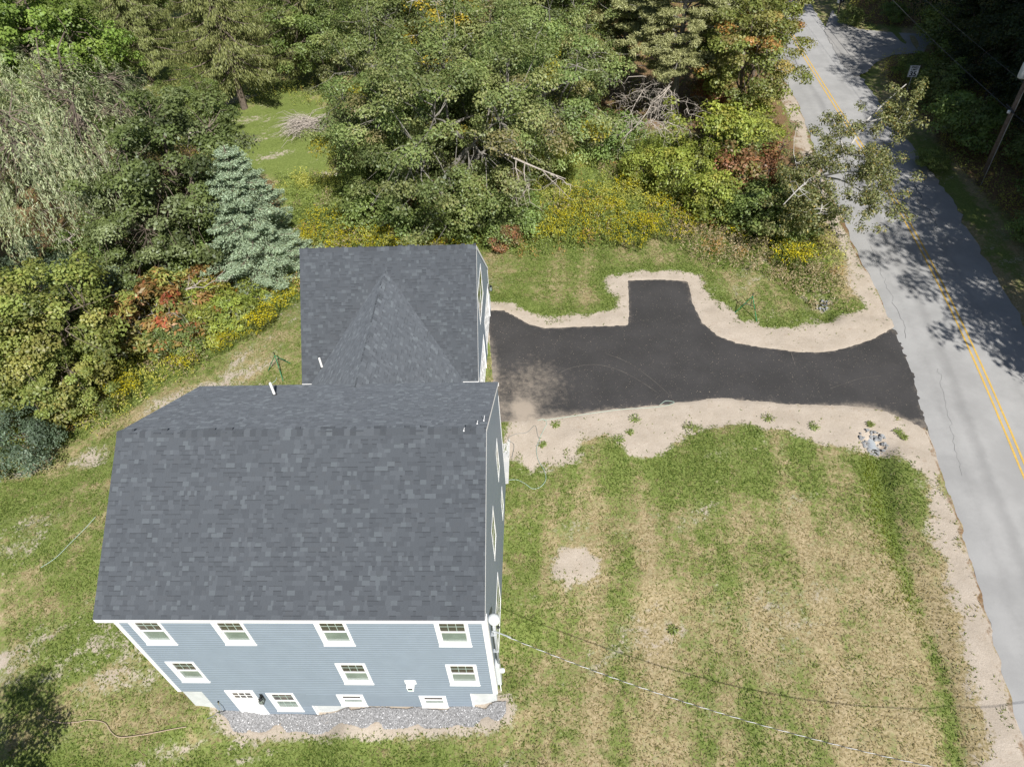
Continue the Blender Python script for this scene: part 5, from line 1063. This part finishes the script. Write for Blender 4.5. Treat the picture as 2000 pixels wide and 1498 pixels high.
# meadow weeds: upright leafy stalks 0.3 - 0.9 m
def mdens(P):
    a = np.maximum(sdf(P, MEADOW), sdf(P, MEADOWL)); fr = np.maximum(sdf(P, FORESTL), sdf(P, FORESTR)); d = np.clip(a*.8+.4+(fbm(P, 1.5, 71)-.5)*1.2, 0, 1); d = np.maximum(d*.8, .16*np.clip(fr*.5, 0, 1)); d = d*(sdf(P, LAWNB) < .2)*(roadside(P) > .9)
    rt = np.clip(sdf(P, FORESTR)*.6+.2, 0, .3)*(P[:, 0] > np.interp(P[:, 1], ys, xr)+.5); return np.maximum(d, rt)*inframe(P)*(sdf(P, SIDE) < -.2)*offhouse(P)*(sdf(P, DRIVE) < -.6)
P = scatter(150000, (-40, 3), (42, 72), mdens, 72); r = np.random.default_rng(73); n = len(P); k_ = 9
mh = .4+.95*fbm(P, 2.5, 74)*r.uniform(.6, 1.3, n); br = np.column_stack([P, height(P)]); tt = r.uniform(.1, 1.05, (n, k_)); LPp = br[:, None, :]+np.stack([r.normal(0, .09, (n, k_)), r.normal(0, .09, (n, k_)), tt*mh[:, None]], 2)
cn = fbm(P, 3.0, 75); cb = 2.0*np.where((cn > .5)[:, None], [.2, .19, .04], np.where((cn > .42)[:, None], [.15, .16, .035], [.11, .13, .03]))
wx = sum(np.exp(-(np.hypot(P[:, 0]-gp(*q)[0], P[:, 1]-gp(*q)[1])/2.2)**2) for q in ((1340, 475), (1400, 500), (1460, 530), (1590, 560), (1620, 590))); rd = r.random(n) < np.maximum(wx*.9, (fbm(P, 2.2, 77) > .64)*.5); cb = np.where(rd[:, None], [.34, .26, .16], cb)
rst = (fbm(P, 1.8, 79) > .66) & (r.random(n) < .5); cb = np.where(rst[:, None], [.36, .2, .07], cb)
col = np.repeat(cb, k_, 0)*np.clip(r.normal(1, .22, n*k_), .45, 1.6)[:, None]; m_ = n*k_; T = r.normal(0, 1, (m_, 3)); T[:, 2] = abs(T[:, 2])*1.1
o = link('meadow_weeds', crownmesh('meadow_weeds', LPp.reshape(-1, 3), r.normal(0, .5, (m_, 3))+np.array([0, -.2, .9]), r.uniform(.09, .2, m_), r.uniform(.025, .06, m_), col, r, T)); tag(o, 'tall green and brown meadow weeds and undergrowth', kind='stuff')
# lawn grass blades
def ldens(P):
    g, s, l = masks(P); d = np.clip(.25+.9*g, 0, 1)*np.clip(1.6-2.1*s, .012, 1)*np.clip(1.4-2*l, 0.05, 1); d = np.maximum(d, .12*(s < .62)); d = np.maximum(d, .4*(vnoise(P, .35, 97)*vnoise(P, 1.3, 98) > .54)*(s < .95)); return d*inframe(P, 30)*(sdf(P, DRIVE) < -.03)*(roadside(P) > .15)*offhouse(P)*(sdf(P, GRAVEL) < 0)
P = scatter(640000, (-27, -5), (22, 34), ldens, 81); r = np.random.default_rng(82); n = len(P); g, s, l = masks(P)
gg = np.clip(g+.95*(fbm(P, .55, 83)-.5)+.5*(vnoise(P, .16, 85)-.5)+r.normal(0, .12, n)+.5*(s > .5), 0, 1); c1 = np.array([.37, .30, .18]); c2 = np.array([.125, .185, .042])+np.array([.10, .045, .05])*np.clip(1.3-2.2*g, 0, 1)[:, None]; c3 = np.array([.21, .25, .07]); gm = np.clip((gg-.28)/.34, 0, 1)[:, None]
col = c1*(1-gm)+(np.where((r.random(n) < .5)[:, None], c3, c2))*gm; col = col*np.clip(r.normal(1, .13, n), .5, 1.6)[:, None]; dt = np.exp(-(segdist(P, DITCH[:4]+[-.55, 0])/.5)**2)[:, None]; col = col*(1-dt*.7)+np.array([.2, .24, .03])*dt*.7
hh = .025+.045*gg*r.uniform(.5, 1.4, n)+.06*dt[:, 0]; wd = r.uniform(.014, .03, n); az = r.uniform(0, 6.28, n); br = np.column_stack([P, height(P)+.015]); sd_ = np.stack([np.cos(az), np.sin(az), 0*az], 1)*wd[:, None]; tipv = np.stack([r.normal(0, .06, n), r.normal(0, .06, n), hh], 1)
V = np.stack([br-sd_, br+sd_, br+tipv], 1).reshape(-1, 3)
o = link('lawn_grass', newmesh('lawn_grass', V, np.arange(n*3).reshape(-1, 3), MT['grassb'], np.repeat(col, 3, 0))); tag(o, 'short dry and green lawn grass', kind='stuff')
# single weeds on the sand
wv = []
for i, (x, y, R_) in enumerate(((1314,1231,.22),(1210,860,.3),(1230,845,.2),(1500,818,.35),(1590,835,.3),(1480,850,.3),(1755,845,.25),(1765,855,.2),(1240,820,.3),(1345,835,.3),(1060,870,.2),(1085,830,.25),(1700,830,.2))):
    q = gp(x, y); r = np.random.default_rng(900+i); n = 90; a = r.uniform(0, 6.28, n); d = np.stack([np.cos(a), np.sin(a), r.uniform(.1, .8, n)], 1); P = q+d*(R_*r.random((n, 1)))*np.array([1, 1, .6])+(0, 0, .03)
    o = link('weed_tuft', crownmesh('weed_tuft', P, np.array([0, 0, 1.])+r.normal(0, .4, (n, 3)), .13, .04, pick([((.2, .26, .06), 2), ((.26, .3, .09), 1)], n, r), r, d)); tag(o, ['leafy green weed alone in the dry front lawn beside the cable shadow','weed tuft on the sand strip near the hose loop','weed tuft left of the sand strip middle','weed tuft on the sand strip below the driveway middle','weed tuft on the sand right of the driveway middle','weed tuft at the edge between sand and lawn','weed tuft on the sand near the road end','smaller weed tuft beside the road-end tuft','weed tuft just below the driveway edge near the house','weed tuft where lawn meets sand at the strip middle','weed tuft inside the grey hose loop','weed tuft beside the pale hose by the driveway corner','weed tuft on the sand above the culvert stones'][i], 'weed')
